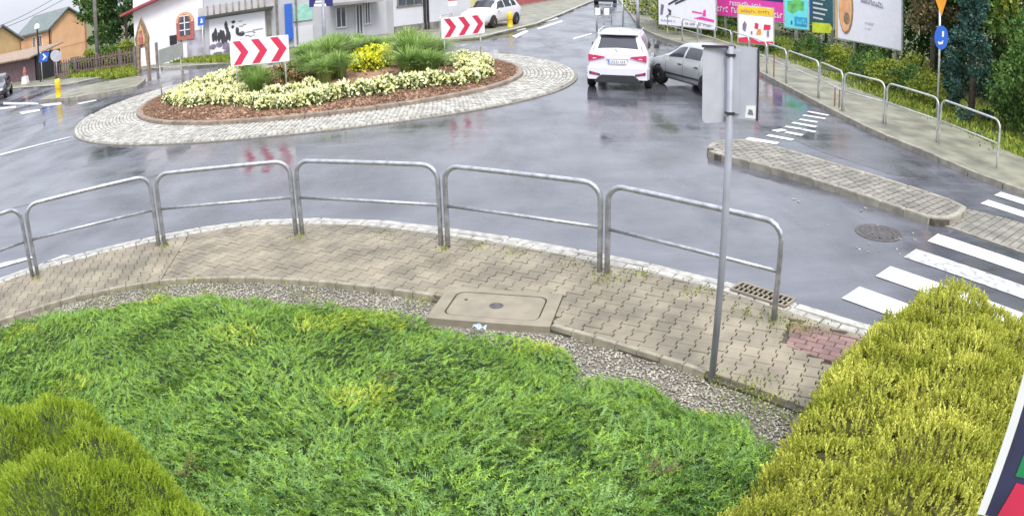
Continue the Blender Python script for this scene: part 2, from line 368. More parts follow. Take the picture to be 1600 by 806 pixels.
def area(poly): return abs(sum(poly[i][0] * poly[(i + 1) % len(poly)][1] - poly[(i + 1) % len(poly)][0] * poly[i][1] for i in range(len(poly)))) / 2
def strip_stones(name, line, step, width, z0, z1, m, parent, gap=.008, bev=.012, group=None, skip=None):
    pts = resample(line, step)
    for a, b in zip(pts[:-1], pts[1:]):
        if skip and skip((a + b) / 2): continue
        d = (b - a); L = d.length; ang = math.atan2(d.y, d.x); u = d / L; nn = Vector((-u.y, u.x)); g = gap / 2
        poly = [a + u * g, b - u * g, b - u * g + nn * width, a + u * g + nn * width]
        c = (a + b) / 2 + nn * width / 2
        MB().prism([(p.x, p.y) for p in poly], z0, z1 + random.uniform(-.003, .003), bev).build(name, m, parent, loc=(c.x, c.y, z0))

# ================================================================== SETTING: ground, road, islands
sheet('ground', [(-900, -60), (900, -60), (900, 1500), (-900, 1500)], -.02, M_ground)
kerb_px = [(-60, 452), (0, 433), (60, 413), (119, 398), (178, 382), (247, 368), (337, 350), (412, 342), (487, 340.5), (550, 341), (600, 344), (700, 356), (850, 378), (948, 399), (1025, 413), (1137, 440), (1235, 470), (1325, 501)]
KERB = smooth([(-11.4, 3.2), (-9.9, 6.3)] + GP(kerb_px, .12)[1:] + [(4.7, 6.35), (6.4, 5.1), (8.6, 3.3)], 2)
right_edge = smooth(GP([(968, 0), (985, 20), (1003, 45), (1040, 62), (1100, 78), (1170, 103), (1200, 120), (1255, 149), (1315, 180), (1375, 210), (1450, 240), (1525, 274), (1600, 300)], .06) + [(11.6, 10.5), (14.5, 7.4), (19, 3.5)], 1)
left_top = GP([(935, 0), (900, 15), (880, 24), (840, 42), (792, 55), (752, 64), (700, 68), (620, 66)], 0)
ROAD = KERB + right_edge[::-1] + [(13, 110), (11, 110)] + left_top + [(-8, 35.5), (-12.8, 36.3)] + GP([(215, 112), (105, 135), (0, 142)], 0) + [(-60, 46), (-60, 0), (-13, 0)]
sheet('road', ROAD, 0, M_asph)
# repaired areas of asphalt with straight seams
sheet('asphalt_patch', GP([(860, 75), (930, 60), (930, 40), (880, 46), (840, 62)]), .004, M_patch)
sheet('asphalt_patch', GP([(0, 300), (120, 262), (300, 262), (180, 290), (0, 330)]), .004, M_pale_patch)
sheet('asphalt_patch', GP([(1230, 215), (1300, 190), (1420, 245), (1470, 280), (1400, 275), (1290, 240)]), .004, M_patch)
for a in ([(0, 246), (60, 232), (130, 218)], [(0, 205), (70, 192), (150, 170)]):
    l = smooth(GP(a), 1); sheet('asphalt_seam', l + offset(l, .05)[::-1], .008, M_pale_patch)

# --- roundabout: sett apron, kerb, mulch bed
CC = Vector((-6.1, 26.15)); RK = 6.45
def bulge(a): return .62 * max(0, math.cos(a - R(205))) ** 3
def ell(r, k): 
    a = 2 * math.pi * k; r = r + (bulge(a) if r > 8 else 0); return (CC.x + r * math.cos(a), CC.y + r * math.sin(a) * .985)
apron = MB().prism([ell(8.36, i / 96) for i in range(96)], -.02, .025).build('cobbled_apron', M_settbed, kind='structure')
apv = []; apf = []
bv, bf = [], []
mb = MB()
for ring in range(19):
    r = RK + .22 + ring * .128; n = int(2 * math.pi * r / .135)
    for k in range(n):
        a = 2 * math.pi * (k + .5 * (ring % 2)) / n + random.uniform(-.001, .001); x, y = CC.x + r * math.cos(a), CC.y + r * math.sin(a) * .985
        if y > 33 or r > 8.30 + bulge(a): continue
        h = random.uniform(.0, .014)
        mb.box((x, y, .035 + h / 2), (.112 * random.uniform(.9, 1.04), .118 * random.uniform(.9, 1.05), .045 + h), a + math.pi / 2 + random.uniform(-.1, .1), top=.8)
mb.build('sett', M_sett, apron, kind='stuff')
RN = 66
for k in range(RN):
    a0, a1 = 2 * math.pi * (k + .01) / RN, 2 * math.pi * (k + .99) / RN
    if k == 0:
        pl = [(CC.x + r * math.cos(a), CC.y + r * math.sin(a) * .985) for r, a in ((RK, a0), (RK + .17, a0), (RK + .17, a1), (RK, a1))]
    pl = [(CC.x + r * math.cos(a), CC.y + r * math.sin(a) * .985) for r, a in ((RK, a0), (RK + .17, a0), (RK + .17, (a0 + a1) / 2), (RK + .17, a1), (RK, a1), (RK, (a0 + a1) / 2))]
    c = ((pl[0][0] + pl[3][0]) / 2, (pl[0][1] + pl[3][1]) / 2, 0)
    MB().prism(pl, 0, .17 + random.uniform(-.006, .006), .02).build('kerb_stone', M_kerbb, apron, loc=c)
mb = MB(); rings = [(RK - .0, .13), (RK - .5, .20), (RK - 1.5, .36), (RK - 3, .50), (.01, .62)]; nn = 80
vs = [(CC.x + r * math.cos(2 * math.pi * k / nn), CC.y + r * math.sin(2 * math.pi * k / nn) * .985, z + random.uniform(-.015, .015)) for r, z in rings for k in range(nn)]
mb.add(vs, [(i * nn + k, i * nn + (k + 1) % nn, (i + 1) * nn + (k + 1) % nn, (i + 1) * nn + k) for i in range(len(rings) - 1) for k in range(nn)])
bed = mb.build('mulch_bed', M_mulch, None, smooth=True, kind='structure')
def bedz(x, y):
    r = math.hypot(x - CC.x, y - CC.y); return float(np.interp(r, [0, RK - 3, RK - 1.5, RK - .5, RK], [.62, .5, .36, .2, .13]))
n = 9000; a = rng.uniform(math.pi * .95, 2.2 * math.pi, n); r = RK - np.abs(rng.normal(0, 1.1, n)) - .05
P = np.stack([CC.x + r * np.cos(a), CC.y + r * np.sin(a) * .985, np.interp(r, [0, RK - 3, RK - 1.5, RK - .5, RK], [.62, .5, .36, .2, .13]) + .01], 1)
tv = np.array([[-.03, -.015, 0], [.03, -.015, .01], [.035, .015, 0], [-.03, .02, .012], [0, 0, -.015]]); tf = np.array([[0, 1, 2], [0, 2, 3], [0, 4, 1], [1, 4, 2], [2, 4, 3], [3, 4, 0]])
V, F = scatter(tv, tf, P, rng.normal(0, .35, (n, 3)) + [0, 0, 1], rng.uniform(.7, 1.6, n))
npmesh('bark_chips', V, F, M_mulch, bed, 'stuff')

# --- splitter island on the right and the flush refuge behind it
isl_px = [(1106, 236), (1104, 229), (1112, 222), (1130, 217), (1170, 217.5), (1205, 226), (1250, 239), (1330, 262), (1420, 290), (1495, 314), (1512, 322), (1508, 331), (1485, 343), (1462, 343), (1440, 336), (1380, 316), (1250, 273), (1150, 247), (1120, 241)]
ISL = GP(isl_px, .13)
def inset(poly, d):
    cx = sum(p[0] for p in poly) / len(poly); cy = sum(p[1] for p in poly) / len(poly); a = sum(poly[i][0] * poly[(i + 1) % len(poly)][1] - poly[(i + 1) % len(poly)][0] * poly[i][1] for i in range(len(poly)))
    s = 1 if a > 0 else -1; out = []; n = len(poly)
    for i in range(n):
        p0, p, p1 = poly[i - 1], poly[i], poly[(i + 1) % n]; tx, ty = p1[0] - p0[0], p1[1] - p0[1]; l = math.hypot(tx, ty) + 1e-9
        out.append((p[0] - ty / l * d * s, p[1] + tx / l * d * s))
    return out
isl = MB().prism(inset(ISL, .03), 0, .112).build('splitter_island', M_joint, kind='structure')
line = ISL + [ISL[0]]
line = smooth(line, 1)
if sum(line[i][0] * line[i + 1][1] - line[i + 1][0] * line[i][1] for i in range(len(line) - 1)) < 0: line = line[::-1]
strip_stones('kerb_stone', line, .5, .12, 0, .135, M_kerbg, isl, bev=.02)
def clip_region(poly, region):     # drop or trim a block by the convex-ish region
    c = np.array([[sum(p[0] for p in poly) / len(poly), sum(p[1] for p in poly) / len(poly)]])
    n = len(region); s = 1 if sum(region[i][0] * region[(i + 1) % n][1] - region[(i + 1) % n][0] * region[i][1] for i in range(n)) > 0 else -1
    rad = max(math.hypot(p[0] - c[0, 0], p[1] - c[0, 1]) for p in poly)
    for i in range(n):
        a, b = region[i], region[(i + 1) % n]; dx, dy = b[0] - a[0], b[1] - a[1]; l = math.hypot(dx, dy)
        if l < 1e-6: continue
        t = ((c[0, 0] - a[0]) * dx + (c[0, 1] - a[1]) * dy) / l
        if -rad < t < l + rad:
            nx, ny = -dy / l * s, dx / l * s; dd = (c[0, 0] - a[0]) * nx + (c[0, 1] - a[1]) * ny
            if abs(dd) < rad: poly = clip(poly, a, (nx, ny))
            if len(poly) < 3: return []
    if not inpoly(np.array([[sum(p[0] for p in poly) / len(poly), sum(p[1] for p in poly) / len(poly)]]), region)[0]: return []
    return poly
def blocks(region, u, L, Wd, z0, z1, m, parent, name='paver', gap=.012, bond=.5, maxn=300, stretch=0):
    u = Vector(u).normalized(); v = Vector((-u.y, u.x)); R_ = [(Vector(p).dot(u), Vector(p).dot(v)) for p in region]
    u0, u1 = min(r[0] for r in R_), max(r[0] for r in R_); v0, v1 = min(r[1] for r in R_), max(r[1] for r in R_); out = []
    j = 0; b = v0
    while b < v1:
        a = u0 - (L * bond if j % 2 else 0)
        while a < u1:
            g = gap / 2; p = [(a + g, b + g), (a + L - g, b + g), (a + L - g, b + Wd - g), (a + g, b + Wd - g)]
            p = [(u.x * q + v.x * w, u.y * q + v.y * w) for q, w in p]; p = clip_region(p, region)
            if len(p) > 2 and area(p) > .06 * L * Wd: out.append(p)
            a += L
        b += Wd; j += 1
    out.sort(key=lambda p: math.hypot(p[0][0], p[0][1])); rest = MB()
    for i, p in enumerate(out):
        dz = random.uniform(-.004, .004)
        if i < maxn:
            c = (sum(q[0] for q in p) / len(p), sum(q[1] for q in p) / len(p), z0); MB().prism(p, z0, z1 + dz, .008).build(name, m, parent, loc=c)
        else: rest.prism(p, z0, z1 + dz, .008)
    if rest.v: rest.build(name + '_stuff' if False else 'distant_' + name, m, parent, kind='stuff')
ud = Vector(G(1420, 290, .13)[:2]) - Vector(G(1250, 239, .13)[:2])
vv = Vector((-ud.y, ud.x))
blocks(inset([ (p[0], p[1]) for p in ISL], .13), vv, .20, .165, .10, .128, M_ipaver, isl, gap=.03, bond=.5)
REF = GP([(1512, 326), (1600, 349), (1680, 372), (1680, 425), (1600, 397), (1455, 347)])
ref = MB().prism(REF, -.01, .006).build('refuge_paving', M_joint, kind='structure')
blocks(inset(REF, .07), vv, .20, .165, .0, .02, M_ipaver, ref, gap=.02)
l = GP([(1455, 347), (1600, 397), (1680, 425)]); strip_stones('kerb_stone', l[::-1] if False else l, .6, .07, -.02, .018, M_kerbg, ref)

# --- near pavement: slab, pale kerb, interlocking pavers, edging
inner_px = [(0, 503), (100, 470), (180, 452), (250, 441), (300, 437), (400, 436), (500, 442), (600, 453), (680, 464)]
INNER = smooth([(-9.2, 3.8), (-7.9, 6.2)] + GP(inner_px, .12) + GP([(760, 490), (840, 505), (877, 516), (940, 533), (1000, 552), (1060, 569), (1110, 588), (1190, 616), (1265, 645)], .12) + [(3.2, 4.6), (5.2, 3.5), (6.4, 2.6)], 2)
PAVE = INNER + KERB[::-1]
pave = MB().prism(PAVE, -.05, .092).build('pavement', M_joint, kind='structure')
# kerb sits on the road side of the pavement (left of the line direction is the road)
strip_stones('kerb_stone', KERB[::-1], 1.0, .13, -.05, .125, M_kerb, pave, bev=.02)
k2 = offset(KERB, -.135)
strip_stones('kerb_sett', [p for p in k2[::-1]], .22, .125, .05, .121, M_kerb, pave, gap=.014)
KIN = offset(KERB, -.27); INN2 = offset(INNER, .065)
_cc = [Vector(G(a, b, .13)[:2]) for a, b in ((705, 449), (877, 458), (862, 513), (662, 495))]; cov_c = sum(_cc, Vector((0, 0))) / 4; cov_a = math.atan2((_cc[1] + _cc[2] - _cc[0] - _cc[3]).y, (_cc[1] + _cc[2] - _cc[0] - _cc[3]).x); cu = Vector((math.cos(cov_a), math.sin(cov_a))); cv = Vector((-cu.y, cu.x)); CW, CH = (_cc[1] + _cc[2] - _cc[0] - _cc[3]).length / 2, ((_cc[0] + _cc[1]) / 2 - (_cc[2] + _cc[3]) / 2).length; print('COVER', cov_c, cov_a, CW, CH)
strip_stones('edging_stone', INNER, .25, .06, -.05, .142, M_edge, pave, bev=.01, skip=lambda c: abs((c - cov_c).dot(cu)) < CW / 2 + .06 and abs((c - cov_c).dot(cv)) < CH / 2 + .03 or c.x > 1.72)
RED = GP([(1236, 502), (1365, 534), (1368, 588), (1228, 540)], .12)
def bone(L=.2, Wd=.165, e=.013, g=.005):
    h = Wd / 2 - g; l = L / 2 - g; q = L / 4; c = .018
    t = [(-l, h + e), (-q - c / 2, h + e), (-q + c, h - e), (q - c, h - e), (q + c / 2, h + e), (l, h + e)]
    return t[::-1] + [(x, -y) for x, y in t]
BONE = bone()
stones = []
def lay(ang, test):
    u = Vector((math.cos(ang), math.sin(ang))); v = Vector((-u.y, u.x)); L, Wd = .2, .165
    for j in range(-90, 91):
        for i in range(-90, 91):
            c = Vector((-1.5, 9.0)) + u * (L * (i + .5 * (j % 2))) + v * (Wd * j)
            if test(c): yield c, u, v
REGP = INN2 + KIN[::-1]; KINa, INa = [tuple(p) for p in KIN], [tuple(p) for p in INN2]
SPL = (Vector((-4.55, 8.8)), Vector((-4.9, 11.2)))
for pi, ang in enumerate((R(103), R(62))):
    cand = list(lay(ang, lambda c: True)); C = np.array([c[0][:] for c in cand])
    m1 = inpoly(C, REGP); d1, s1, i1 = dist_line(C, KINa); d2, s2, i2 = dist_line(C, INa)
    keep = m1 | (d1 < .12) | (d2 < .12)
    for k in np.nonzero(keep)[0]:
        c, u, v = cand[k]
        if not (-10.2 < c.x < 6.2): continue
        sd = (SPL[1] - SPL[0]).x * (c.y - SPL[0].y) - (SPL[1] - SPL[0]).y * (c.x - SPL[0].x)     # >0 left
        nrm = Vector((-(SPL[1] - SPL[0]).y, (SPL[1] - SPL[0]).x)).normalized() * (1 if pi == 0 else -1)
        if (Vector(c) - SPL[0]).dot(nrm) < -.13: continue
        poly = [(c.x + u.x * a + v.x * b, c.y + u.y * a + v.y * b) for a, b in BONE]; full = len(poly)
        if d1[k] < .13:
            a, b = KINa[i1[k]], KINa[i1[k] + 1]; dx, dy = b[0] - a[0], b[1] - a[1]; l = math.hypot(dx, dy); poly = clip(poly, (a[0] + dy / l * .006, a[1] - dx / l * .006), (dy / l, -dx / l))
        if len(poly) > 2 and d2[k] < .13:
            a, b = INa[i2[k]], INa[i2[k] + 1]; dx, dy = b[0] - a[0], b[1] - a[1]; l = math.hypot(dx, dy); poly = clip(poly, (a[0] - dy / l * .008, a[1] + dx / l * .008), (-dy / l, dx / l))
        if len(poly) > 2: poly = clip(poly, SPL[0] + nrm * .004, nrm)
        if len(poly) < 3 or area(poly) < .003: continue
        q = Vector((sum(p[0] for p in poly) / len(poly), sum(p[1] for p in poly) / len(poly))) - cov_c; a, b = q.dot(cu), q.dot(cv)
        if abs(a) < CW / 2 - .1 and abs(b) < CH / 2 - .1: continue
        if abs(a) < CW / 2 + .13 and abs(b) < CH / 2 + .13:
            if abs(a) - CW / 2 > abs(b) - CH / 2: n_ = cu * (1 if a > 0 else -1); e = CW / 2 + .006
            else: n_ = cv * (1 if b > 0 else -1); e = CH / 2 + .006
            poly = clip(poly, cov_c + n_ * e, n_)
        if len(poly) < 3 or area(poly) < .003: continue
        cc = np.array([[sum(p[0] for p in poly) / len(poly), sum(p[1] for p in poly) / len(poly)]])
        if inpoly(cc, RED)[0] or (abs(cc[0, 0] - 2.93) < .28 and abs(cc[0, 1] - 8.17) < .2 and False): continue
        stones.append((math.hypot(cc[0, 0], cc[0, 1]), c, math.atan2(u.y, u.x), poly if len(poly) != full or abs(area(poly) - area(BONE)) > 1e-5 else None))
stones.sort(key=lambda s: s[0] - (.0 if -8 < s[1].x < 4 else -50))
shared = [MB().prism(BONE, 0, .03, .006).mesh('paver', M_paver) for _ in range(1)]
rest = MB()
for i, (d, c, an, poly) in enumerate(stones):
    dz = random.uniform(-.004, .003)
    if i < 300:
        if poly is None:
            o = bpy.data.objects.new('paver', shared[0]); COL.objects.link(o); o.location = (c.x, c.y, .092 + dz); o.rotation_euler = (random.uniform(-.01, .01), random.uniform(-.01, .01), an); o.parent = pave
        else: MB().prism(poly, .09, .122 + dz, .006).build('paver', M_paver, pave, loc=(c.x, c.y, .09))
    else:
        if poly is None:
            u = Vector((math.cos(an), math.sin(an))); v = Vector((-u.y, u.x)); poly = [(c.x + u.x * a + v.x * b, c.y + u.y * a + v.y * b) for a, b in BONE]
        rest.prism(poly, .09, .122 + dz, .006)
rest.build('distant_paver', M_paverstuff, pave, kind='stuff')
blocks(RED, Vector((.8, -.6)), .2, .1, .09, .121, M_redpaver, pave, 'red_paver', gap=.008)

# --- concrete chamber cover let into the pavement
cov = thing('chamber_cover', 'rectangular concrete chamber cover with a rounded lid at the inner edge of the pavement', 'cover', (cov_c.x, cov_c.y, .1), cov_a)
def rrect(w, h, r, n=5):
    out = []
    for cx, cy, a0 in ((w / 2 - r, h / 2 - r, 0), (-w / 2 + r, h / 2 - r, 90), (-w / 2 + r, -h / 2 + r, 180), (w / 2 - r, -h / 2 + r, 270)):
        out += [(cx + r * math.cos(R(a0 + 90 * k / n)), cy + r * math.sin(R(a0 + 90 * k / n))) for k in range(n + 1)]
    return out
outer = [(CW / 2, CH / 2), (-CW / 2, CH / 2), (-CW / 2, -CH / 2), (CW / 2, -CH / 2)]
ri = rrect(1.02, .62, .11, 5); mb = MB(); n = len(ri)
ro = [(CW / 2 if x > 0 else -CW / 2, y * CH / .62) if abs(x) > .51 - .11 * .7 else (x * CW / 1.02, CH / 2 if y > 0 else -CH / 2) for x, y in ri]
ro = [(max(-CW / 2, min(CW / 2, x)), max(-CH / 2, min(CH / 2, y))) for x, y in ro]
vs = [(x, y, z) for lst, z in ((ro, -.12), (ro, .034), (ri, .034), (ri, -.02)) for x, y in lst]
mb.add(vs, [(k * n + i, k * n + (i + 1) % n, (k + 1) * n + (i + 1) % n, (k + 1) * n + i) for k in range(3) for i in range(n)])
mb.build('frame', M_conc, cov)
lid = MB().prism(rrect(.985, .585, .10), -.03, .031, .004).build('lid', M_conc, cov)
MB().lathe([(.075, .030), (.075, .036), (.055, .038), (.05, .034)], 20).build('lifting_boss', M_cast, lid)
MB().prism(rrect(1.02, .62, .11), -.05, -.03).build('recess', M_dark, cov)
MB().box((-.36, .1, .034), (.03, .03, .006)).build('lifting_hole', M_dark, lid)
o = MB()
vs = []; fs = []
for i in range(7):
    for j in range(5): vs.append((i * .022, j * .018, .03 * math.sin(i * 1.7 + j) * .6 + .03 + random.uniform(-.006, .006)))
for i in range(6):
    for j in range(4): k = i * 5 + j; fs.append((k, k + 5, k + 6, k + 1))
o.add(vs, fs); lp = G(738, 515, .14); lit = o.build('crumpled_wrapper', mat('pale_blue_wrapper', (.25, .45, .75), .4, var=.3, scale=30, col2=(.75, .82, .88)), None)
lit.location = lp; lit.rotation_euler = (.1, .1, -.2); tag(lit, 'crumpled pale blue wrapper lying under the edge of the concrete cover', 'litter')
sm = lit.modifiers.new('thick', 'SOLIDIFY'); sm.thickness = .002

# --- storm drain grate at the kerb
gr = thing('drain_grate', 'slotted iron drain grate at the kerb beside the last railing post', 'grate', (G(1192, 462, .12).x, G(1192, 462, .12).y, .131), math.atan2(G(1230, 474, .12).y - G(1155, 450, .12).y, G(1230, 474, .12).x - G(1155, 450, .12).x))
MB().box((0, .125, .008), (.74, .03, .024)).box((0, -.125, .008), (.74, .03, .024)).box((.365, 0, .008), (.03, .222, .024)).box((-.365, 0, .008), (.03, .222, .024)).build('frame', M_conc, gr)
MB().box((0, 0, .0), (.70, .22, .004)).build('pit_shade', mat('pit_shade_black', (.004, .004, .004), 1, spec=0), gr)  # shallow plate; the darkness below the slots is put into its black colour
for i in range(10): MB().box((-.30 + i * .0665, 0, .009), (.022, .218, .012)).build('bar', M_conc, gr)
MB().box((0, 0, .0095), (.69, .018, .011)).build('rib', M_conc, gr)
# --- round manhole cover in the carriageway
mp_ = G(1373, 364); mh = thing('manhole_cover', 'round cast iron manhole cover in the wet road beside the zebra crossing', 'manhole', (mp_.x, mp_.y, 0))
MB().lathe([(.40, -.02), (.40, .008), (.33, .011), (.325, .004)], 32).build('rim', M_cast, mh)
ld = MB().lathe([(.31, -.01), (.31, .010)], 28).build('lid', M_cast, mh)
for rr in (.08, .16, .24):
    for k in range(int(rr * 60)):
        a = 2 * math.pi * k / int(rr * 60); MB().box((rr * math.cos(a), rr * math.sin(a), .012), (.035, .022, .006), a).build('tread_stud', M_cast, ld) if k % 1 == 0 and rr > .1 and k < 24 else None
nb = 60; V = []
chips = MB()
for i in range(26):
    q = G(1373 + random.gauss(0, 40), 368 + random.gauss(0, 14)); chips.box((q.x, q.y, .006), (random.uniform(.02, .05), random.uniform(.015, .03), .008), random.uniform(0, 3))
for px_, py_ in ((1346, 330), (1352, 326), (1240, 312), (1248, 316)):
    q = G(px_, py_); chips.box((q.x, q.y, .01), (.06, .03, .012), random.uniform(0, 3))
tag(chips.build('grit', M_gravel), kind='stuff')

# --- painted markings
ZO = np.array((4.27, 8.32)); za = .6698; zd = np.array((math.cos(za), math.sin(za))); zn = np.array((zd[1], -zd[0]))
for s0, m in ((2.5, M_paint), (1.5, M_wornpaint), (.5, M_paint), (-.5, M_paint), (-1.5, M_paint)):
    q = [ZO + zd * s0, ZO + zd * (s0 + .5), ZO + zd * (s0 + .5) + zn * 4.2, ZO + zd * s0 + zn * 4.2]
    sheet('crossing_stripe', [tuple(p) for p in q], .010, m)
for a, b in (((1532, 318.5), (1544, 313)), ((1553, 305.5), (1564, 300.5)), ((1573, 294), (1582, 290))):
    A, B = np.array(G(*a)[:2]), np.array(G(*b)[:2]); sheet('crossing_stripe', [tuple(A), tuple(B), tuple(B + zn * 3.6), tuple(A + zn * 3.6)], .010, M_paint)
Z8 = lambda u, v: (1080 + u * .1613, 160 + v * .1613)
for a, b, w in (((540, 352), (840, 403), .26), ((740, 322), (985, 368), .22), ((805, 283), (905, 268), .2), ((915, 292), (1080, 322), .22), ((912, 238), (1070, 262), .2), ((1080, 266), (1205, 290), .18), ((980, 200), (1212, 242), .22), ((1050, 168), (1222, 196), .2), ((1085, 128), (1300, 162), .2), ((1130, 92), (1330, 130), .2)):
    A, B = Vector(G(*Z8(*a))[:2]), Vector(G(*Z8(*b))[:2]); d = (B - A).normalized(); nn_ = Vector((-d.y, d.x)) * w / 2
    sheet('bicycle_crossing_mark', [tuple(A - nn_), tuple(B - nn_), tuple(B + nn_), tuple(A + nn_)], .010, M_paint)
for pl, m in (([(58, 416), (100, 399), (110, 400), (66, 412)], M_paint), ([(0, 412), (50, 401), (52, 404), (0, 419)], M_wornpaint), ([(5, 160), (60, 161), (60, 164), (5, 164)], M_wornpaint), ([(62, 164), (95, 160), (97, 164), (70, 167)], M_wornpaint),
              ([(30, 176), (62, 171), (62, 174), (34, 179)], M_paint), ([(0, 168), (25, 166), (25, 169), (0, 172)], M_wornpaint), ([(120, 162), (150, 156), (152, 158), (124, 164)], M_wornpaint),
              ([(800, 57), (822, 48), (826, 50), (806, 60)], M_paint), ([(838, 45), (878, 32), (880, 35), (842, 47)], M_wornpaint), ([(805, 46), (820, 43), (822, 46), (808, 49)], M_paint), ([(828, 38), (845, 35), (847, 38), (830, 41)], M_paint), ([(848, 33), (870, 27), (872, 30), (850, 36)], M_paint),
              ([(895, 60), (925, 52), (925, 54), (896, 63)], M_wornpaint), ([(0, 241), (110, 214), (110, 215.5), (0, 244)], M_wornpaint), ([(270, 105), (300, 102), (302, 104), (272, 107)], M_wornpaint)):
    sheet('road_marking', GP(pl), .010, m)

# --- left splitter island and far pavements
li = GP([(62, 160), (85, 149), (110, 143), (160, 133), (215, 123), (229, 128), (215, 140), (160, 150), (110, 158)])
lisl = MB().prism(inset(li, .05), 0, .14).build('grey_splitter_island', M_path, kind='structure')
line = li + [li[0]]
if sum(line[i][0] * line[i + 1][1] - line[i + 1][0] * line[i][1] for i in range(len(line) - 1)) < 0: line = line[::-1]
strip_stones('kerb_stone', line, 1.0, .15, 0, .15, M_kerbg, lisl)
far_l = GP([(-60, 152), (0, 142), (105, 135), (215, 112), (262, 108), (360, 103)], 0)
far_lb = GP([(-60, 138), (0, 132), (105, 126), (215, 106), (262, 102), (360, 97)], 0)
fp = MB().prism(far_l + far_lb[::-1], 0, .10).build('far_pavement', M_path, kind='structure'); strip_stones('kerb_stone', far_l, 1.5, .14, 0, .12, M_kerb, fp)
tl = GP([(935, 0), (900, 15), (880, 24), (840, 40), (792, 52), (752, 62), (700, 66), (620, 66)], 0)
tlp = tl + GP([(560, 62)], 0) + [(-16, 48), (-10, 62), (2, 90)]
tp = MB().prism(tlp, 0, .10).build('car_park_paving', M_path, kind='structure'); strip_stones('kerb_stone', tl[::-1], 1.5, .18, 0, .14, M_kerb, tp)
rp_out = smooth(GP([(1003, -2), (1012, 22), (1030, 40), (1100, 55), (1160, 72), (1225, 92), (1318, 132), (1383, 156), (1464, 187), (1562, 230), (1600, 248)], .1) + [(14.5, 13), (18, 10)], 1)
rp = MB().prism(right_edge + rp_out[::-1], 0, .10).build('right_pavement', M_path, kind='structure')
strip_stones('kerb_stone', right_edge[::-1], 1.0, .13, 0, .13, M_kerbg, rp)

# ================================================================== RAILINGS
def rail_panel(A, B, label, group, r=.033, H=1.1, z=.12, m=None, n=8, gap=.05, low=.545):
    A, B = Vector(A), Vector(B); d = (B - A); L = d.length - gap * 2; t = thing('railing_panel', label, 'railing', (A.x, A.y, z), math.atan2(d.y, d.x), group)
    rc = .2; top = H - r; pts = [(gap, 0, -.1), (gap, 0, .3), (gap, 0, .6), (gap, 0, top - rc)] + [(gap + rc - rc * math.cos(R(a)), 0, top - rc + rc * math.sin(R(a))) for a in (18, 36, 54, 72, 90)]
    e = gap + L; pts += [(gap + rc + (L - 2 * rc) * k / 3, 0, top) for k in (1, 2)]
    pts += [(e - rc + rc * math.sin(R(a)), 0, top - rc + rc * math.cos(R(a))) for a in (0, 18, 36, 54, 72, 90)] + [(e, 0, .6), (e, 0, .3), (e, 0, -.1)]
    MB().tube(pts, r, n).build('frame_tube', m, t, smooth=True)
    MB().tube([(gap + r * .6, 0, low), (e - r * .6, 0, low)], r * .72, n).build('mid_rail', m, t, smooth=True)
    return t
NP = [(-8.55, 7.45), (-6.94, 9.01), (-5.12, 10.23), (-2.94, 10.43), (-.85, 9.77), (1.07, 8.75), (2.8, 7.37)]
NP = [(-8.55, 7.45)] + [tuple(G(a, b, .12)[:2]) for a, b in ((55, 430), (253, 382), (468, 366), (695, 384), (943, 425), (1215, 501))]
nl = ['galvanised railing panel cut off by the left edge of the photo', 'galvanised railing panel over the white road mark, leftmost whole one of the near railing', 'galvanised near railing panel in front of the red reflection, second whole one from the left',
      'galvanised near railing panel in the middle of the curve, above the edge of the juniper', 'galvanised near railing panel behind the concrete chamber cover', 'galvanised near railing panel crossed by the grey sign pole, last before the drain grate']
for i in range(6): rail_panel(NP[i], NP[i + 1], nl[i], 'near railing panels along the pavement', m=M_galv, n=12)
for i, p in enumerate(NP[1:]):      # moss tufts round the post feet
    pass
FP = [tuple(G(a, b, .12)[:2]) for a, b in ((1559, 263), (1465, 222), (1382, 192), (1316, 172.5), (1279, 152))] + [(8.98, 24.45), (8.97, 26.5), (8.95, 28.6), (8.85, 30.7), (8.7, 32.8), (8.45, 34.9), (8.2, 37), (7.9, 39.1)]
for i in range(12):
    w = ['nearest', 'second', 'third', 'fourth', 'fifth', 'sixth', 'seventh', 'eighth', 'ninth', 'tenth', 'eleventh', 'farthest'][i]
    rail_panel(FP[i + 1], FP[i], f'{w} pale railing panel across the road, counted from the right edge of the photo', 'railing panels along the far pavement', m=M_galvfar, n=8, r=.026)
for i, (px_, py_) in enumerate(((1304, 166), (1311, 169), (1209, 122))):
    q = G(px_, py_, .1); tag(MB().tube([(q.x, q.y, .05), (q.x, q.y, .62 if i < 2 else 1.0)], .025, 8).build('rusty_post', M_rust, loc=(q.x, q.y, .1)), ['short rusty post just left of the fourth far railing panel joint', 'short rusty post touching the far railing, right one of the pair', 'rusty post at the kerb before the sixth far railing panel'][i], 'post', None)
for i, (a, b) in enumerate((((932, 44), (945, 44)), ((955, 36), (975, 33)), ((688, 60), (708, 54)), ((520, 62), (560, 56)))):
    rail_panel(G(*a, .05)[:2], G(*b, .05)[:2], ['small far railing left of the exit road behind the white SUV', 'far railing on the traffic island in the exit road', 'far railing before the pale shop, left of the right chevron board', 'far railing behind the tall grass in front of the grey shop'][i], 'small railings far across the roundabout', m=M_galvfar, n=6, r=.028)

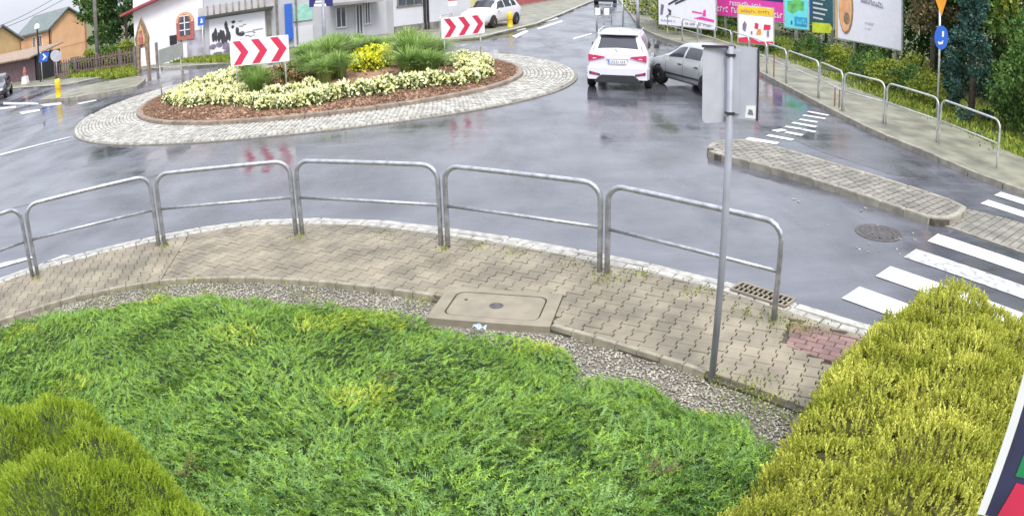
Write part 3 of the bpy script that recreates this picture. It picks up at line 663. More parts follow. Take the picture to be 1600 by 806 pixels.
# ================================================================== SIGNS
def pole(name_parent, x, y, z0, z1, r=.03, m=None, n=12): return MB().tube([(x, y, z0), (x, y, (z0 + z1) / 2), (x, y, z1)], r, n).build('pole', m or M_pole, name_parent, smooth=True)
sp = G(1112, 590, .12)
t = thing('road_sign', 'two sign plates seen from behind on a grey pole at the pavement edge', 'sign', (sp.x, sp.y, .1))
pole(t, 0, 0, -.1, 2.97, .032)
def plate(par, ang, w, h, zc, off, m=M_signback, rad=.05, sgn=1, side=1):
    o = bpy.data.objects.new('sign_plate', MB().vprism((0, 0, 0), (1, 0, 0), (0, 0, 1), [(x * 1. + side * w / 2, y) for x, y in rrect(w, h, rad)], .004).mesh('sign_plate', m)); COL.objects.link(o); o.parent = par
    o.location = (off[0], off[1], zc); o.rotation_euler = (0, 0, ang); return o
pa = plate(t, R(20), .262, .63, 2.65, (-.245, -.04))
b = MB().box((.235, -.012, 0), (.03, .018, .55)).build('stiffener', M_signback, pa)
pb = plate(t, R(-34), .215, .60, 2.68, (.035, .0), rad=.02)
MB().box((.02, -.010, 0), (.06, .016, .52)).build('stiffener', M_signback, pb); MB().box((.2085, -.004, 0), (.013, .02, .595)).build('edge_trim', M_dark, pb)
MB().vprism((.10, -.0045, -.285), (1, 0, 0), (0, 0, 1), [(0, 0), (.095, 0), (.095, .11), (.012, .10)], .002).build('sticker', M_white, pb)
MB().vprism((.125, -.0075, -.255), (1, 0, 0), (0, 0, 1), [(0, 0), (.05, 0), (.04, .04), (.01, .045)], .001).build('sticker_mark', M_inkpurple, pb)
MB().box((0, -.0, 2.42), (.07, .072, .02)).build('clamp', M_dark, t); MB().box((0, 0, 2.90), (.07, .072, .02)).build('clamp', M_dark, t)
MB().box((-.1, -.02, 2.965), (.30, .03, .02), R(10)).build('top_bracket', M_dark, t)

def chevron_board(A, B, zb, zt, label, holed=False):
    A, B = Vector((A[0], A[1], 0)), Vector((B[0], B[1], 0)); d = (B - A); L = d.length; d.normalize()
    t = thing('chevron_board', label, 'road sign', (A.x, A.y, 0), math.atan2(d.y, d.x), 'red and white chevron boards on the roundabout')
    h = zt - zb
    MB().vprism((-.04, 0, zb), (1, 0, 0), (0, 0, 1), [(a + L / 2 + .04, b + h / 2) for a, b in rrect(L + .08, h, .03, 3)], .03).build('board', M_white, t)
    for k in range(3):
        x0 = .06 + k * (L + .02) / 3; w = .24 * L / 1.75; s = .26 * L / 1.75
        MB().vprism((x0, -.031, zb), (1, 0, 0), (0, 0, 1), [(0, h - .03), (w, h - .03), (w + s, h / 2), (w, .03), (0, .03), (s, h / 2)], .003).build('chevron', M_red, t)
    for x in (.12, L - .12): MB().tube([(x, .03, .0), (x, .03, zt - .05)], .028, 8).build('leg', M_galvfar, t, smooth=True)
    MB().box((L / 2, .03, zb + .12), (L - .1, .025, .03)).build('crossbar', M_galvfar, t)
    return t
def CB(pl, bl, pr, br, tl_, tr_, yb, yt, lab):
    A = G(*pl, .2); B = G(*pr, .2)
    d = (B - A).normalized(); A0 = A - d * .12; B0 = B + d * .12
    return chevron_board(A0, B0, yb, yt, lab)
A = G(377, 157, .2); B = G(449, 152, .2)
chevron_board((A.x - .22, A.y + .0), (B.x + .10, B.y), top_at(A, 103), top_at(A, 63), 'larger left board of three red chevrons standing in the pale yellow flowers')
A = G(698, 116, .2); B = G(752, 104, .2)
chevron_board((A.x - .1, A.y), (B.x + .1, B.y), top_at(A, 61), top_at(A, 29), 'right board of three red chevrons standing at the right end of the flower bed')
A = G(256, 158, .2); B = G(290, 150, .2)
A, B = G(255, 158, .2), G(287, 142, .2)
t = thing('road_sign', 'blank grey board back on two posts at the left end of the flower bed', 'road sign', (A.x, A.y, 0), math.atan2(B.y - A.y, B.x - A.x)); L = (B - A).length
z0, z1 = top_at(A, 101), top_at(A, 78)
MB().vprism((-.15, 0, z0), (1, 0, 0), (0, 0, 1), [(a + L / 2 + .15, b + (z1 - z0) / 2) for a, b in rrect(L + .3, z1 - z0, .04)], .03).build('board', mat('pale_sign_back', (.36, .38, .37), .6, var=.08), t)
for x in (.0, L - .0): MB().tube([(x, .035, 0), (x, .035, z1)], .028, 8).build('leg', M_galvfar, t, smooth=True)

def bollard(px_, py_, label, h=.95):
    q = G(px_, py_); t = thing('traffic_bollard', label, 'bollard', (q.x, q.y, 0), 0, 'yellow plastic bollards')
    MB().lathe([(.20, 0), (.20, .05), (.155, .09), (.15, h * .55), (.16, h * .56), (.16, h * .9), (.12, h), (.02, h + .01)], 14).build('body', M_yellow, t, smooth=True)
    MB().lathe([(.158, h * .60), (.162, h * .61), (.162, h * .63), (.158, h * .64)], 14).build('band', M_yellow, t)
    return t
bollard(92, 156, 'yellow plastic bollard at the tip of the left traffic island, near the orange house', 1.0)
bollard(797, 45, 'yellow plastic bollard beside the parked white car')

def sign_on_pole(px_, py_, label, shapes, pr=.03, topy=None, cat='road sign', z0=0., D=None):
    q = G(px_, py_, z0) if D is None else AT(px_, py_, D); rz = math.atan2(q.x, q.y) * -1
    t = thing('road_sign', label, cat, (q.x, q.y, z0), rz)
    top = top_at(q, topy) - z0; MB().tube([(0, 0, -.1 if D is None else -1), (0, 0, top)], pr, 8).build('pole', M_pole if pr > .05 else M_galvfar, t, smooth=True)
    for nm, m, poly_px, off in shapes:
        sc = math.hypot(q.x, q.y) ; pts = []
        for a, b in poly_px:
            w = AT(a, b, sc); v = w - Vector((q.x, q.y, z0)); pts.append((v.x * math.cos(-rz) - v.y * math.sin(-rz), v.z))
        MB().vprism((0, -.03 - off, 0), (1, 0, 0), (0, 0, 1), pts, .01).build(nm, m, t)
    return t
circ = lambda x, y, rx, ry, n=16: [(x + rx * math.cos(2 * math.pi * k / n), y - ry * math.sin(2 * math.pi * k / n)) for k in range(n)]
sign_on_pole(67, 131, 'blue square sign with white arrow on a short post before the brown shed', [('plate', M_blue, [(61, 98), (74, 96), (77, 81), (62, 84)], 0), ('white_arrow', M_white, [(66, 94), (68, 94), (73, 89), (68, 84), (66, 85), (69, 89)], .012)], topy=82)
sign_on_pole(90, 126, 'round grey back of a sign in front of the orange house', [('plate', M_signback, circ(87.5, 87.5, 9, 9.5), 0)], topy=80)
sign_on_pole(319, 95, 'blue and white square sign on a thin post beside the white building', [('plate', M_blue, [(309, 41), (320, 39), (320, 25), (309, 27)], 0), ('white_figure', M_white, [(313, 37), (317, 36), (316, 30), (314, 29)], .012)], topy=26, D=41)
sign_on_pole(507, 62, 'navy sign with a white bus on a thick grey pole beyond the grass', [('plate', M_navy, [(483, 12), (520, 10), (520, -6), (483, -4)], 0), ('white_bus', M_white, [(490, 11), (510, 10.5), (509, 6), (491, 6.5)], .012), ('white_bus_roof', M_white, [(492, 5), (507, 4.5), (507, 1), (493, 1.5)], .012)], pr=.09, topy=-8, D=40.5)
sign_on_pole(1463, 190, 'round blue sign with white arrow under an orange point on the far pole', [('orange_plate', M_orange, [(1462, 1), (1471, 26), (1479, 1), (1478, -14), (1463, -14)], 0), ('blue_plate', M_blue, circ(1471, 59, 11, 19), 0), ('white_arrow', M_white, [(1465, 65), (1467, 70), (1473, 69), (1474, 63), (1471, 66), (1468, 66)], .012), ('white_stem', M_white, [(1472, 58), (1475, 58), (1475, 49), (1472, 49)], .012)], topy=-15, pr=.035)
sign_on_pole(704, 60, 'thin pole with a small red and white plate before the pale shop', [('plate', M_white, [(700, 10), (714, 9), (715, -4), (700, -4)], 0), ('red_band', M_red, [(700, 2), (715, 1), (715, -4), (700, -4)], .012)], topy=-6)
sign_on_pole(797, 42, 'thin grey post standing behind the right yellow bollard', [('cap', M_galvfar, [(795, -2), (799, -2), (799, -6), (795, -6)], 0)], topy=-5)
sign_on_pole(932, 47, 'small white two panel sign on the exit island behind the white SUV', [('white_plate', M_white, [(930, 24), (938, 24), (938, 13), (930, 13)], 0), ('right_plate', M_white, [(944, 24), (952, 24), (952, 13), (944, 13)], 0)], topy=12)
sign_on_pole(973, 45, 'thin grey post on the exit island', [('cap', M_galvfar, [(971, 0), (975, 0), (975, -6), (971, -6)], 0)], topy=-6)
sign_on_pole(997, 47, 'thick dark post at the right side of the exit road', [('cap', M_dark, [(993, 0), (1001, 0), (1001, -6), (993, -6)], 0)], topy=-6, pr=.09)

# ================================================================== CARS
def car(label, loc, head, st, m, spec, group=None, name='car'):
    t = thing(name, label, 'car', loc, head, group)
    S = np.array(st, float); xs = np.linspace(S[0, 0], S[-1, 0], 49); xs = np.unique(np.r_[xs, S[0, 0] + .03, S[0, 0] + .07, S[-1, 0] - .03, S[-1, 0] - .08])
    I = np.stack([np.interp(xs, S[:, 0], S[:, k]) for k in range(1, 6)], 1); J = I.copy()
    for _ in range(2): J[1:-1] = (J[:-2] + 2 * J[1:-1] + J[2:]) / 4
    def sec(x):
        w, zs, zb, zt, wt = [np.interp(x, xs, J[:, k]) for k in range(5)]
        pts = [(0, zs), (w * .86, zs), (w * .965, zs + .07), (w, zs + (zb - zs) * .4), (w * .995, zs + (zb - zs) * .72), (w * .955, zb)]
        h = zt - zb; wt = min(wt, w * .955); 
        pts += [(w * .955 + (wt - w * .955) * .5, zb + h * .5), (wt + .0, zt - min(.10, h * .25)), (wt * .93, zt - min(.035, h * .1)), (wt * .7, zt), (0, zt + .02)]
        return pts
    def surf(x, tt):
        p = sec(x); i = min(int(tt), len(p) - 2); f = tt - i; return Vector((x, p[i][0] * (1 - f) + p[i + 1][0] * f, p[i][1] * (1 - f) + p[i + 1][1] * f))
    mb = MB(); rings = []
    for x in xs:
        p = sec(x); rings.append([(x, y, z) for y, z in p] + [(x, -y, z) for y, z in p[-2:0:-1]])
    n = len(rings[0]); vs = [v for r_ in rings for v in r_]; k = len(rings)
    fs = [(i * n + j, (i + 1) * n + j, (i + 1) * n + (j + 1) % n, i * n + (j + 1) % n) for i in range(k - 1) for j in range(n)] + [tuple(range(n)), tuple(range((k - 1) * n, k * n))[::-1]]
    mb.add(vs, fs); body = mb.build('body', m, t, smooth=False)
    me = body.data
    for p in me.polygons[:-2]: p.use_smooth = True
    def patch(nm, mm, par, corners, sides=(1, -1), off=.006, nu=10, nv=5):  # corners: (x_bottom0, x_bottom1, x_top0, x_top1, t0, t1)
        a0, a1, b0, b1, t0, t1 = corners
        for sd in sides:
            P = []
            for j in range(nv + 1):
                for i in range(nu + 1):
                    f, g = i / nu, j / nv; x = (a0 + (a1 - a0) * f) * (1 - g) + (b0 + (b1 - b0) * f) * g; tt = t0 + (t1 - t0) * g
                    p = surf(x, tt); e = 1e-3; dx = surf(x + e, tt) - surf(x - e, tt); dt = surf(x, min(tt + e, 9.999)) - surf(x, tt - e); nrm = dx.cross(dt).normalized()
                    if nrm.y < 0 and tt < 8: nrm = -nrm
                    if tt >= 8 and nrm.z < 0: nrm = -nrm
                    p = p + nrm * off; P.append((p.x, p.y * sd, p.z))
            q = MB().add(P, [(j * (nu + 1) + i, j * (nu + 1) + i + 1, (j + 1) * (nu + 1) + i + 1, (j + 1) * (nu + 1) + i) for j in range(nv) for i in range(nu)])
            o = q.build(nm, mm, par, smooth=True)
    def screen(nm, x0, x1, y0, y1, off=.008):        # wind screen / rear window across the whole width
        P = []; nu, nv = 8, 8
        for j in range(nv + 1):
            x = x0 + (x1 - x0) * j / nv; hw = y0 + (y1 - y0) * j / nv
            for i in range(nu + 1):
                y = hw * (2 * i / nu - 1); p = sec(x); ys = [abs(q[0]) for q in p[5:]][::-1]; zz = [q[1] for q in p[5:]][::-1]
                P.append((x, y, float(np.interp(abs(y), ys, zz)) + 0))
        d = Vector((x1 - x0, 0, P[-5][2] - P[4][2])); nz = Vector((-d.z, 0, d.x)).normalized()
        if nz.z < 0: nz = -nz
        P = [(p[0] + nz.x * off, p[1], p[2] + nz.z * off) for p in P]
        MB().add(P, [(j * (nu + 1) + i, j * (nu + 1) + i + 1, (j + 1) * (nu + 1) + i + 1, (j + 1) * (nu + 1) + i) for j in range(nv) for i in range(nu)]).build(nm, M_glass, t, smooth=True)
    for w in spec['windows']: patch('side_window', M_glass, t, w)
    screen('rear_window', *spec['rear']); screen('windscreen', *spec['front'])
    wr = spec['wheel_r']; wd = J[:, 0].max()
    for x in spec['axles']:
        for sd in (1, -1):
            a = [(x + (wr + .055) * math.cos(R(q)), wr + (wr + .055) * math.sin(R(q))) for q in range(-18, 199, 18)]
            yy = surf(x, 3)[1]
            o = MB().vprism((0, sd * (yy + .004) - (0 if sd > 0 else 0), 0), (1, 0, 0), (0, 0, 1), a, .03 * sd).build('wheel_arch', M_black, t)
            tyre = bpy.data.objects.new('tyre', MB().lathe([(wr * .62, -.105), (wr * .93, -.105), (wr, -.07), (wr, .07), (wr * .93, .105), (wr * .62, .105)], 28, axis='Y').mesh('tyre', M_black, True)); COL.objects.link(tyre); tyre.parent = t; tyre.location = (x, sd * (yy - .075), wr)
            rim = MB().lathe([(wr * .62, sd * .06), (wr * .62, sd * .1), (wr * .55, sd * .104), (wr * .5, sd * .07)], 24, axis='Y')
            for q in range(5):
                an = 2 * math.pi * q / 5; rim.box((wr * .3 * math.cos(an), sd * .09, wr * .3 * math.sin(an)), (wr * .6, .03, wr * .14), 0, ry=-an)
            rim.lathe([(wr * .13, sd * .07), (wr * .13, sd * .112)], 12, axis='Y').build('rim', M_rim, tyre)
    for x0, x1, t0, t1 in spec.get('seams', []):
        patch('door_seam', M_dark, t, (x0, x0 + .012, x1, x1 + .012, t0, t1), nu=1, nv=8, off=.004)
    for c, sz in spec.get('handles', []):
        for sd in (1, -1): MB().box((c[0], sd * c[1], c[2]), sz).build('door_handle', spec.get('handle_mat', m), t)
    for c in spec.get('mirrors', []):
        for sd in (1, -1): MB().box((c[0], sd * c[1], c[2]), (.10, .17, .13), top=.8).build('wing_mirror', spec.get('mirror_mat', m), t)
    return t, surf, patch

# stations: x (0 rear), half width, sill z, belt z, top z, top half width
suv_st = [(0, .80, .42, .96, 1.06, .70), (.06, .86, .36, 1.0, 1.14, .70), (.14, .885, .32, 1.03, 1.25, .685), (.42, .905, .30, 1.06, 1.60, .62), (.75, .91, .29, 1.05, 1.665, .62), (1.6, .91, .28, 1.02, 1.69, .63), (2.3, .91, .28, 1.0, 1.66, .63), (2.65, .91, .28, .99, 1.58, .63), (3.3, .91, .28, .99, 1.10, .70), (3.5, .905, .28, .97, 1.03, .78), (4.1, .87, .30, .86, .90, .74), (4.32, .78, .34, .68, .72, .62), (4.38, .66, .38, .58, .60, .5)]
hS = R(90 - 13); rear = Vector(G(966, 141)[:2]); dS = Vector((math.cos(hS), math.sin(hS)))
# rear wheels' ground contact is about .8 m ahead of the tail
base = rear + dS * -.15
suv, sf, pt = car('white SUV seen from behind stopped nose to side with a silver hatchback', (base.x, base.y, 0), hS, suv_st, M_carwhite,
    dict(windows=[(.62, 1.15, .72, 1.10, 5.35, 6.8), (1.25, 2.0, 1.25, 2.0, 5.3, 6.8), (2.1, 3.05, 2.1, 2.62, 5.3, 6.8)], rear=(.10, .45, .72, .60), front=(3.24, 2.66, .68, .58), wheel_r=.345, axles=(.80, 3.48),
         seams=[(1.2, 1.2, 2.2, 5.1), (2.05, 2.05, 2.2, 5.1), (3.05, 3.05, 2.2, 5.1)], handles=[((1.38, .912, .88), (.18, .03, .035)), ((2.2, .912, .88), (.18, .03, .035))], mirrors=[(2.92, 1.0, 1.05)], mirror_mat=M_dark))
for sd in (1, -1):
    MB().vprism((-.035, 0, 0), (0, 1, 0), (0, 0, 1), [(sd * .83, .86), (sd * .60, .91), (sd * .36, .975), (sd * .40, 1.0), (sd * .62, 1.03), (sd * .83, 1.06)], .05).build('tail_light', M_tail, suv)
    MB().vprism((-.042, 0, 0), (0, 1, 0), (0, 0, 1), [(sd * .70, .925), (sd * .60, .94), (sd * .60, .955), (sd * .70, .955)], .05).build('reversing_lamp', M_white, suv)
    MB().vprism((-.09, 0, 0), (0, 1, 0), (0, 0, 1), [(sd * .74, .50), (sd * .56, .47), (sd * .56, .50), (sd * .74, .545)], .04).build('reflector', M_tail, suv)
    MB().vprism((-.087, 0, 0), (0, 1, 0), (0, 0, 1), [(sd * .80, .49), (sd * .50, .44), (sd * .50, .50), (sd * .80, .57)], .035).build('fog_surround', M_dark, suv)
pr = [(-.07, -.84), (-.075, -.5), (-.09, 0), (-.075, .5), (-.07, .84), (.2, .90), (.2, .6), (.02, .6), (.02, -.6), (.2, -.6), (.2, -.90)]
MB().prism(pr, .34, .70, .03).build('bumper', M_carwhite, suv)
MB().vprism((-.095, 0, 0), (0, 1, 0), (0, 0, 1), [(-.66, .26), (.66, .26), (.58, .38), (.46, .47), (-.46, .47), (-.58, .38)], .05).build('bumper_insert', M_dark, suv)
MB().prism([(-.05, -.62), (-.05, .62), (.2, .7), (.2, -.7)], .24, .40).build('diffuser', M_dark, suv)
pl_ = MB().vprism((-.052, -.26, .80), (0, 1, 0), (0, 0, 1), [(0, 0), (.52, 0), (.52, .112), (0, .112)], .04).build('number_plate', M_white, suv)
mk = MB()
for i, x in enumerate((.04, .09, .14, .22, .27, .32, .37, .42)): mk.vprism((-.054, -.26 + x, .82), (0, 1, 0), (0, 0, 1), [(0, 0), (.03, 0), (.03, .07 - .01 * (i % 2)), (.012, .07), (.012, .03)], .001)
mk.build('plate_characters', M_ink, pl_, kind='stuff')
MB().vprism((-.0535, .245, .803), (0, 1, 0), (0, 0, 1), [(-.022, 0), (.012, 0), (.012, .105), (-.022, .105)], .001).build('country_band', M_blue, pl_)
MB().box((-.02, 0, .94), (.05, .62, .025)).build('boot_handle', M_carwhite, suv)
MB().prism([(.36, -.60), (.30, 0), (.36, .60), (.55, .58), (.55, -.58)], 1.605, 1.655, .01).build('roof_spoiler', M_carwhite, suv)
MB().box((.345, 0, 1.60), (.02, .30, .02)).build('brake_lamp', M_tail, suv)
MB().box((.9, 0, 1.70), (.10, .035, .05), top=.5).build('roof_aerial', M_dark, suv)
for sd in (1, -1): MB().tube([(.6, sd * .60, 1.655), (.75, sd * .60, 1.695), (2.2, sd * .61, 1.70), (2.4, sd * .61, 1.66)], .016, 6).build('roof_rail', M_carwhite, suv)
MB().tube([(.0, 0, 1.14), (.13, .12, 1.24), (.16, .42, 1.27)], .008, 5).build('wiper', M_dark, suv)

hb_st = [(0, .70, .34, .84, .92, .62), (.05, .76, .28, .88, .98, .62), (.15, .79, .24, .90, 1.08, .60), (.40, .81, .22, .90, 1.34, .54), (.65, .815, .22, .90, 1.41, .54), (1.4, .82, .22, .89, 1.43, .55), (2.05, .82, .22, .88, 1.40, .55), (2.3, .82, .22, .87, 1.31, .55), (2.85, .82, .22, .87, .98, .64), (3.0, .81, .22, .86, .92, .70), (3.55, .77, .24, .74, .79, .66), (3.75, .68, .28, .62, .65, .56), (3.8, .58, .32, .52, .54, .46)]
fw = Vector(G(1030, 131)[:2]); rw = Vector(G(1093, 149)[:2]); hH = math.atan2(fw.y - rw.y, fw.x - rw.x)
hH = R(112); dH = Vector((math.cos(hH), math.sin(hH))); nH = Vector((-dH.y, dH.x))
# left-hand wheels face the camera side: the car's left flank
base = fw - dH * 3.05 - nH * .80
hb, sf2, pt2 = car('silver hatchback side on, partly hidden behind the grey sign plates', (base.x, base.y, 0), hH, hb_st, M_carsilver,
    dict(windows=[(.50, .88, .60, .84, 5.4, 6.7), (.96, 1.72, .98, 1.70, 5.3, 6.8), (1.82, 2.62, 1.80, 2.26, 5.3, 6.8)], rear=(.13, .40, .56, .48), front=(2.80, 2.30, .62, .50), wheel_r=.29, axles=(.62, 3.05),
         seams=[(.92, .92, 2.2, 5.1), (1.76, 1.76, 2.2, 5.1), (2.66, 2.66, 2.2, 5.1)], handles=[((1.08, .822, .76), (.15, .035, .035)), ((1.92, .822, .76), (.15, .035, .035))], handle_mat=M_dark, mirrors=[(2.5, .90, .90)]))
for sd in (1, -1):
    MB().vprism((-.015, 0, 0), (0, 1, 0), (0, 0, 1), [(sd * .73, .60), (sd * .56, .60), (sd * .56, .92), (sd * .70, .92)], .04).build('tail_light', M_tail, hb)
    MB().box((3.70, sd * .55, .60), (.14, .24, .14), sd * -.35).build('headlight', M_lamp, hb)
MB().prism([(-.06, -.76), (-.08, 0), (-.06, .76), (.2, .82), (.2, -.82)], .30, .52, .02).build('rear_bumper', M_carsilver, hb)
MB().prism([(3.55, -.80), (3.8, -.66), (3.86, 0), (3.8, .66), (3.55, .80)], .24, .50, .02).build('front_bumper', M_carsilver, hb)
for sd in (1, -1): MB().box((1.84, sd * .828, .42), (1.75, .02, .05)).build('door_strip', M_dark, hb)

wx = G(762, 48); w2 = G(790, 41)
base = Vector((G(770, 48).x - .3, G(770, 48).y + 3.9))
wc, _, _ = car('distant white car parked on the pavement behind the right chevron board', (base.x + 1.2, base.y, .1), R(-118), suv_st, M_carwhite,
    dict(windows=[(.62, 1.15, .72, 1.10, 5.35, 6.8), (1.25, 2.0, 1.25, 2.0, 5.3, 6.8), (2.1, 3.05, 2.1, 2.62, 5.3, 6.8)], rear=(.11, .44, .66, .56), front=(3.24, 2.66, .68, .58), wheel_r=.345, axles=(.80, 3.48), mirrors=[(2.92, 1.0, 1.05)]))
for sd in (1, -1): MB().box((4.2, sd * .58, .74), (.2, .3, .12), sd * -.4).build('headlight', M_lamp, wc)
MB().box((4.34, 0, .5), (.08, .8, .16)).build('grille', M_dark, wc)
q = G(8, 154)
dc, _, _ = car('dark car cut off by the left edge of the photo', (q.x - 2.2, q.y + 2.6, 0), R(-62), hb_st, M_cardark,
    dict(windows=[(.50, .88, .60, .84, 5.4, 6.7), (.96, 1.72, .98, 1.70, 5.3, 6.8), (1.82, 2.62, 1.80, 2.26, 5.3, 6.8)], rear=(.13, .40, .56, .48), front=(2.80, 2.30, .62, .50), wheel_r=.29, axles=(.62, 3.05), mirrors=[(2.5, .90, .90)]))
for sd in (1, -1): MB().box((3.70, sd * .55, .62), (.16, .28, .13), sd * -.35).build('headlight', M_lamp, dc)
MB().vprism((3.83, -.26, .36), (0, 1, 0), (0, 0, 1), [(0, 0), (.52, 0), (.52, .11), (0, .11)], .02).build('number_plate', M_white, dc)
q = G(945, 9)
fc, _, _ = car('dark car far up the exit road at the top edge of the photo', (q.x, q.y + .2, 0), R(80), suv_st, M_cardark,
    dict(windows=[(1.25, 2.0, 1.25, 2.0, 5.3, 6.8)], rear=(.11, .44, .66, .56), front=(3.24, 2.66, .68, .58), wheel_r=.33, axles=(.80, 3.48)))

# ================================================================== PLANTS
# --- juniper ground cover in front of the camera
jun_px = [(-40, 516), (0, 505), (100, 487), (200, 470), (330, 460), (450, 466), (520, 476), (600, 484), (660, 496), (740, 519), (830, 524), (895, 548), (908, 582), (960, 590), (1040, 612), (1090, 637), (1170, 657), (1190, 690)]
JL = GP(jun_px, .15); JP = JL + [(2.5, 4.4), (3.0, 2.2), (2.0, 1.4), (-3.5, 1.4), (-7.5, 3.6), (-8.2, 5.4)]
def jh(P):      # height of the mass above the soil: lumpy, thin at the rim
    d, s, i = dist_line(P, JL + [(2.5, 4.4), (3.0, 2.2)])
    x, y = P[:, 0], P[:, 1]
    base = .12 + .20 * np.clip(d / .7, 0, 1)
    return base + .028 * np.sin(x * 3.1 + y * 1.7) + .022 * np.sin(x * 5.3 - y * 4.1 + 1) + .02 * np.sin(x * 9.7 + y * 8.3) + np.clip((5.6 - y) / 3, 0, 1) * (.05 * np.sin(x * 6.1 + np.sin(y * 5)) + .04)
t = tag(bpy.data.objects.new('juniper_ground_cover', None), 'low spreading green juniper filling the bed in front of the pavement', 'shrub'); COL.objects.link(t); t.location = (0, 0, 0)
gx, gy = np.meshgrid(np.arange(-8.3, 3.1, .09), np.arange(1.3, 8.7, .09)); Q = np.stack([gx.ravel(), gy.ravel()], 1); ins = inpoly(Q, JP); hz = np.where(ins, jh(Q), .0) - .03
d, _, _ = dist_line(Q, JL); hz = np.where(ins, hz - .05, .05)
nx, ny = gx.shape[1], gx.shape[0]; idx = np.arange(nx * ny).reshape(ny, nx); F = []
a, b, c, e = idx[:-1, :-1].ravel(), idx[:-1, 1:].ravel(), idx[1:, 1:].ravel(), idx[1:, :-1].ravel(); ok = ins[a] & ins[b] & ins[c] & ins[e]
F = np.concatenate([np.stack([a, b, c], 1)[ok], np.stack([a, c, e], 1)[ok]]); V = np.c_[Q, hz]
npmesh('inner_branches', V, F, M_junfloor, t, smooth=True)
n = 105000; P = np.stack([rng.uniform(-8, 3, n), rng.uniform(2.6, 8.6, n)], 1); P = P[inpoly(P, JP)]
px_ok = np.array([P2((p[0], p[1], .3)) for p in P]); P = P[(px_ok[:, 0] > -40) & (px_ok[:, 0] < 1300) & (px_ok[:, 1] < 850)]
nr_ = np.clip((6.0 - P[:, 1]) / 2.5, 0, 1); gap = (np.sin(P[:, 0] * 8.3 + np.sin(P[:, 1] * 6.1) * 1.5) * np.sin(P[:, 1] * 9.1 + np.sin(P[:, 0] * 5.2) * 2) > .45)
P = P[rng.random(len(P)) > nr_ * (.45 + .45 * gap)]; n = len(P); H = jh(P); z = H + rng.uniform(-.06, .015, n) + rng.uniform(-.05, .05, n) * np.clip((6.0 - P[:, 1]) / 2.5, 0, 1)
ang = rng.normal(0, .9, n) + 2.2 * np.sin(P[:, 0] * 1.3 + P[:, 1] * .9) + 1.5 + .8 * np.sin(P[:, 0] * 4 - P[:, 1] * 3)
D = np.stack([np.cos(ang), np.sin(ang), rng.uniform(.1, .8, n)], 1)
near = np.clip((6.4 - P[:, 1]) / 3, 0, 1); S = rng.uniform(.04, .08, n) * (1 + 1.25 * near)
tv, tf = sprig(1, 6, .095, .34, .35, .75, .25)
k = rng.random(n) < .35 + .35 * near
for nm, mm, sel in (('green_sprays', M_jun, ~k), ('blue_green_sprays', M_junb, k)):
    V, F = scatter(tv, tf, np.c_[P[sel], z[sel]], D[sel], S[sel]); npmesh(nm, V, F, mm, t, 'stuff')
ym = (np.sin(P[:, 0] * 2.1 + 1.1) * np.sin(P[:, 1] * 2.7 + 2) > .84) & (rng.random(n) < .5) & (P[:, 1] > 5)
q_ = G(545, 500, .3); ym |= (np.hypot((P[:, 0] - q_.x) / .6, (P[:, 1] - q_.y) / .35) < 1) & (rng.random(n) < .6)
bm_ = np.zeros(n, bool)
for cx_, cy_, r_ in ((310, 745, .10), (830, 690, .09), (1030, 740, .14), (60, 530, .08), (600, 600, .07)):
    q_ = G(cx_, cy_, .3); bm_ |= (np.hypot(P[:, 0] - q_.x, P[:, 1] - q_.y) < r_) & (rng.random(n) < .5)
V, F = scatter(tv, tf, np.c_[P[bm_], z[bm_] + .02], D[bm_], S[bm_]); npmesh('dead_tips', V, F, leafmat('juniper_brown', (.13, .11, .05), (.20, .17, .08), 5), t, 'stuff')
V, F = scatter(tv, tf, np.c_[P[ym], z[ym] + .02], D[ym], S[ym] * .9); npmesh('yellow_tips', V, F, leafmat('juniper_yellow', (.30, .40, .04), (.46, .50, .08), 5), t, 'stuff')

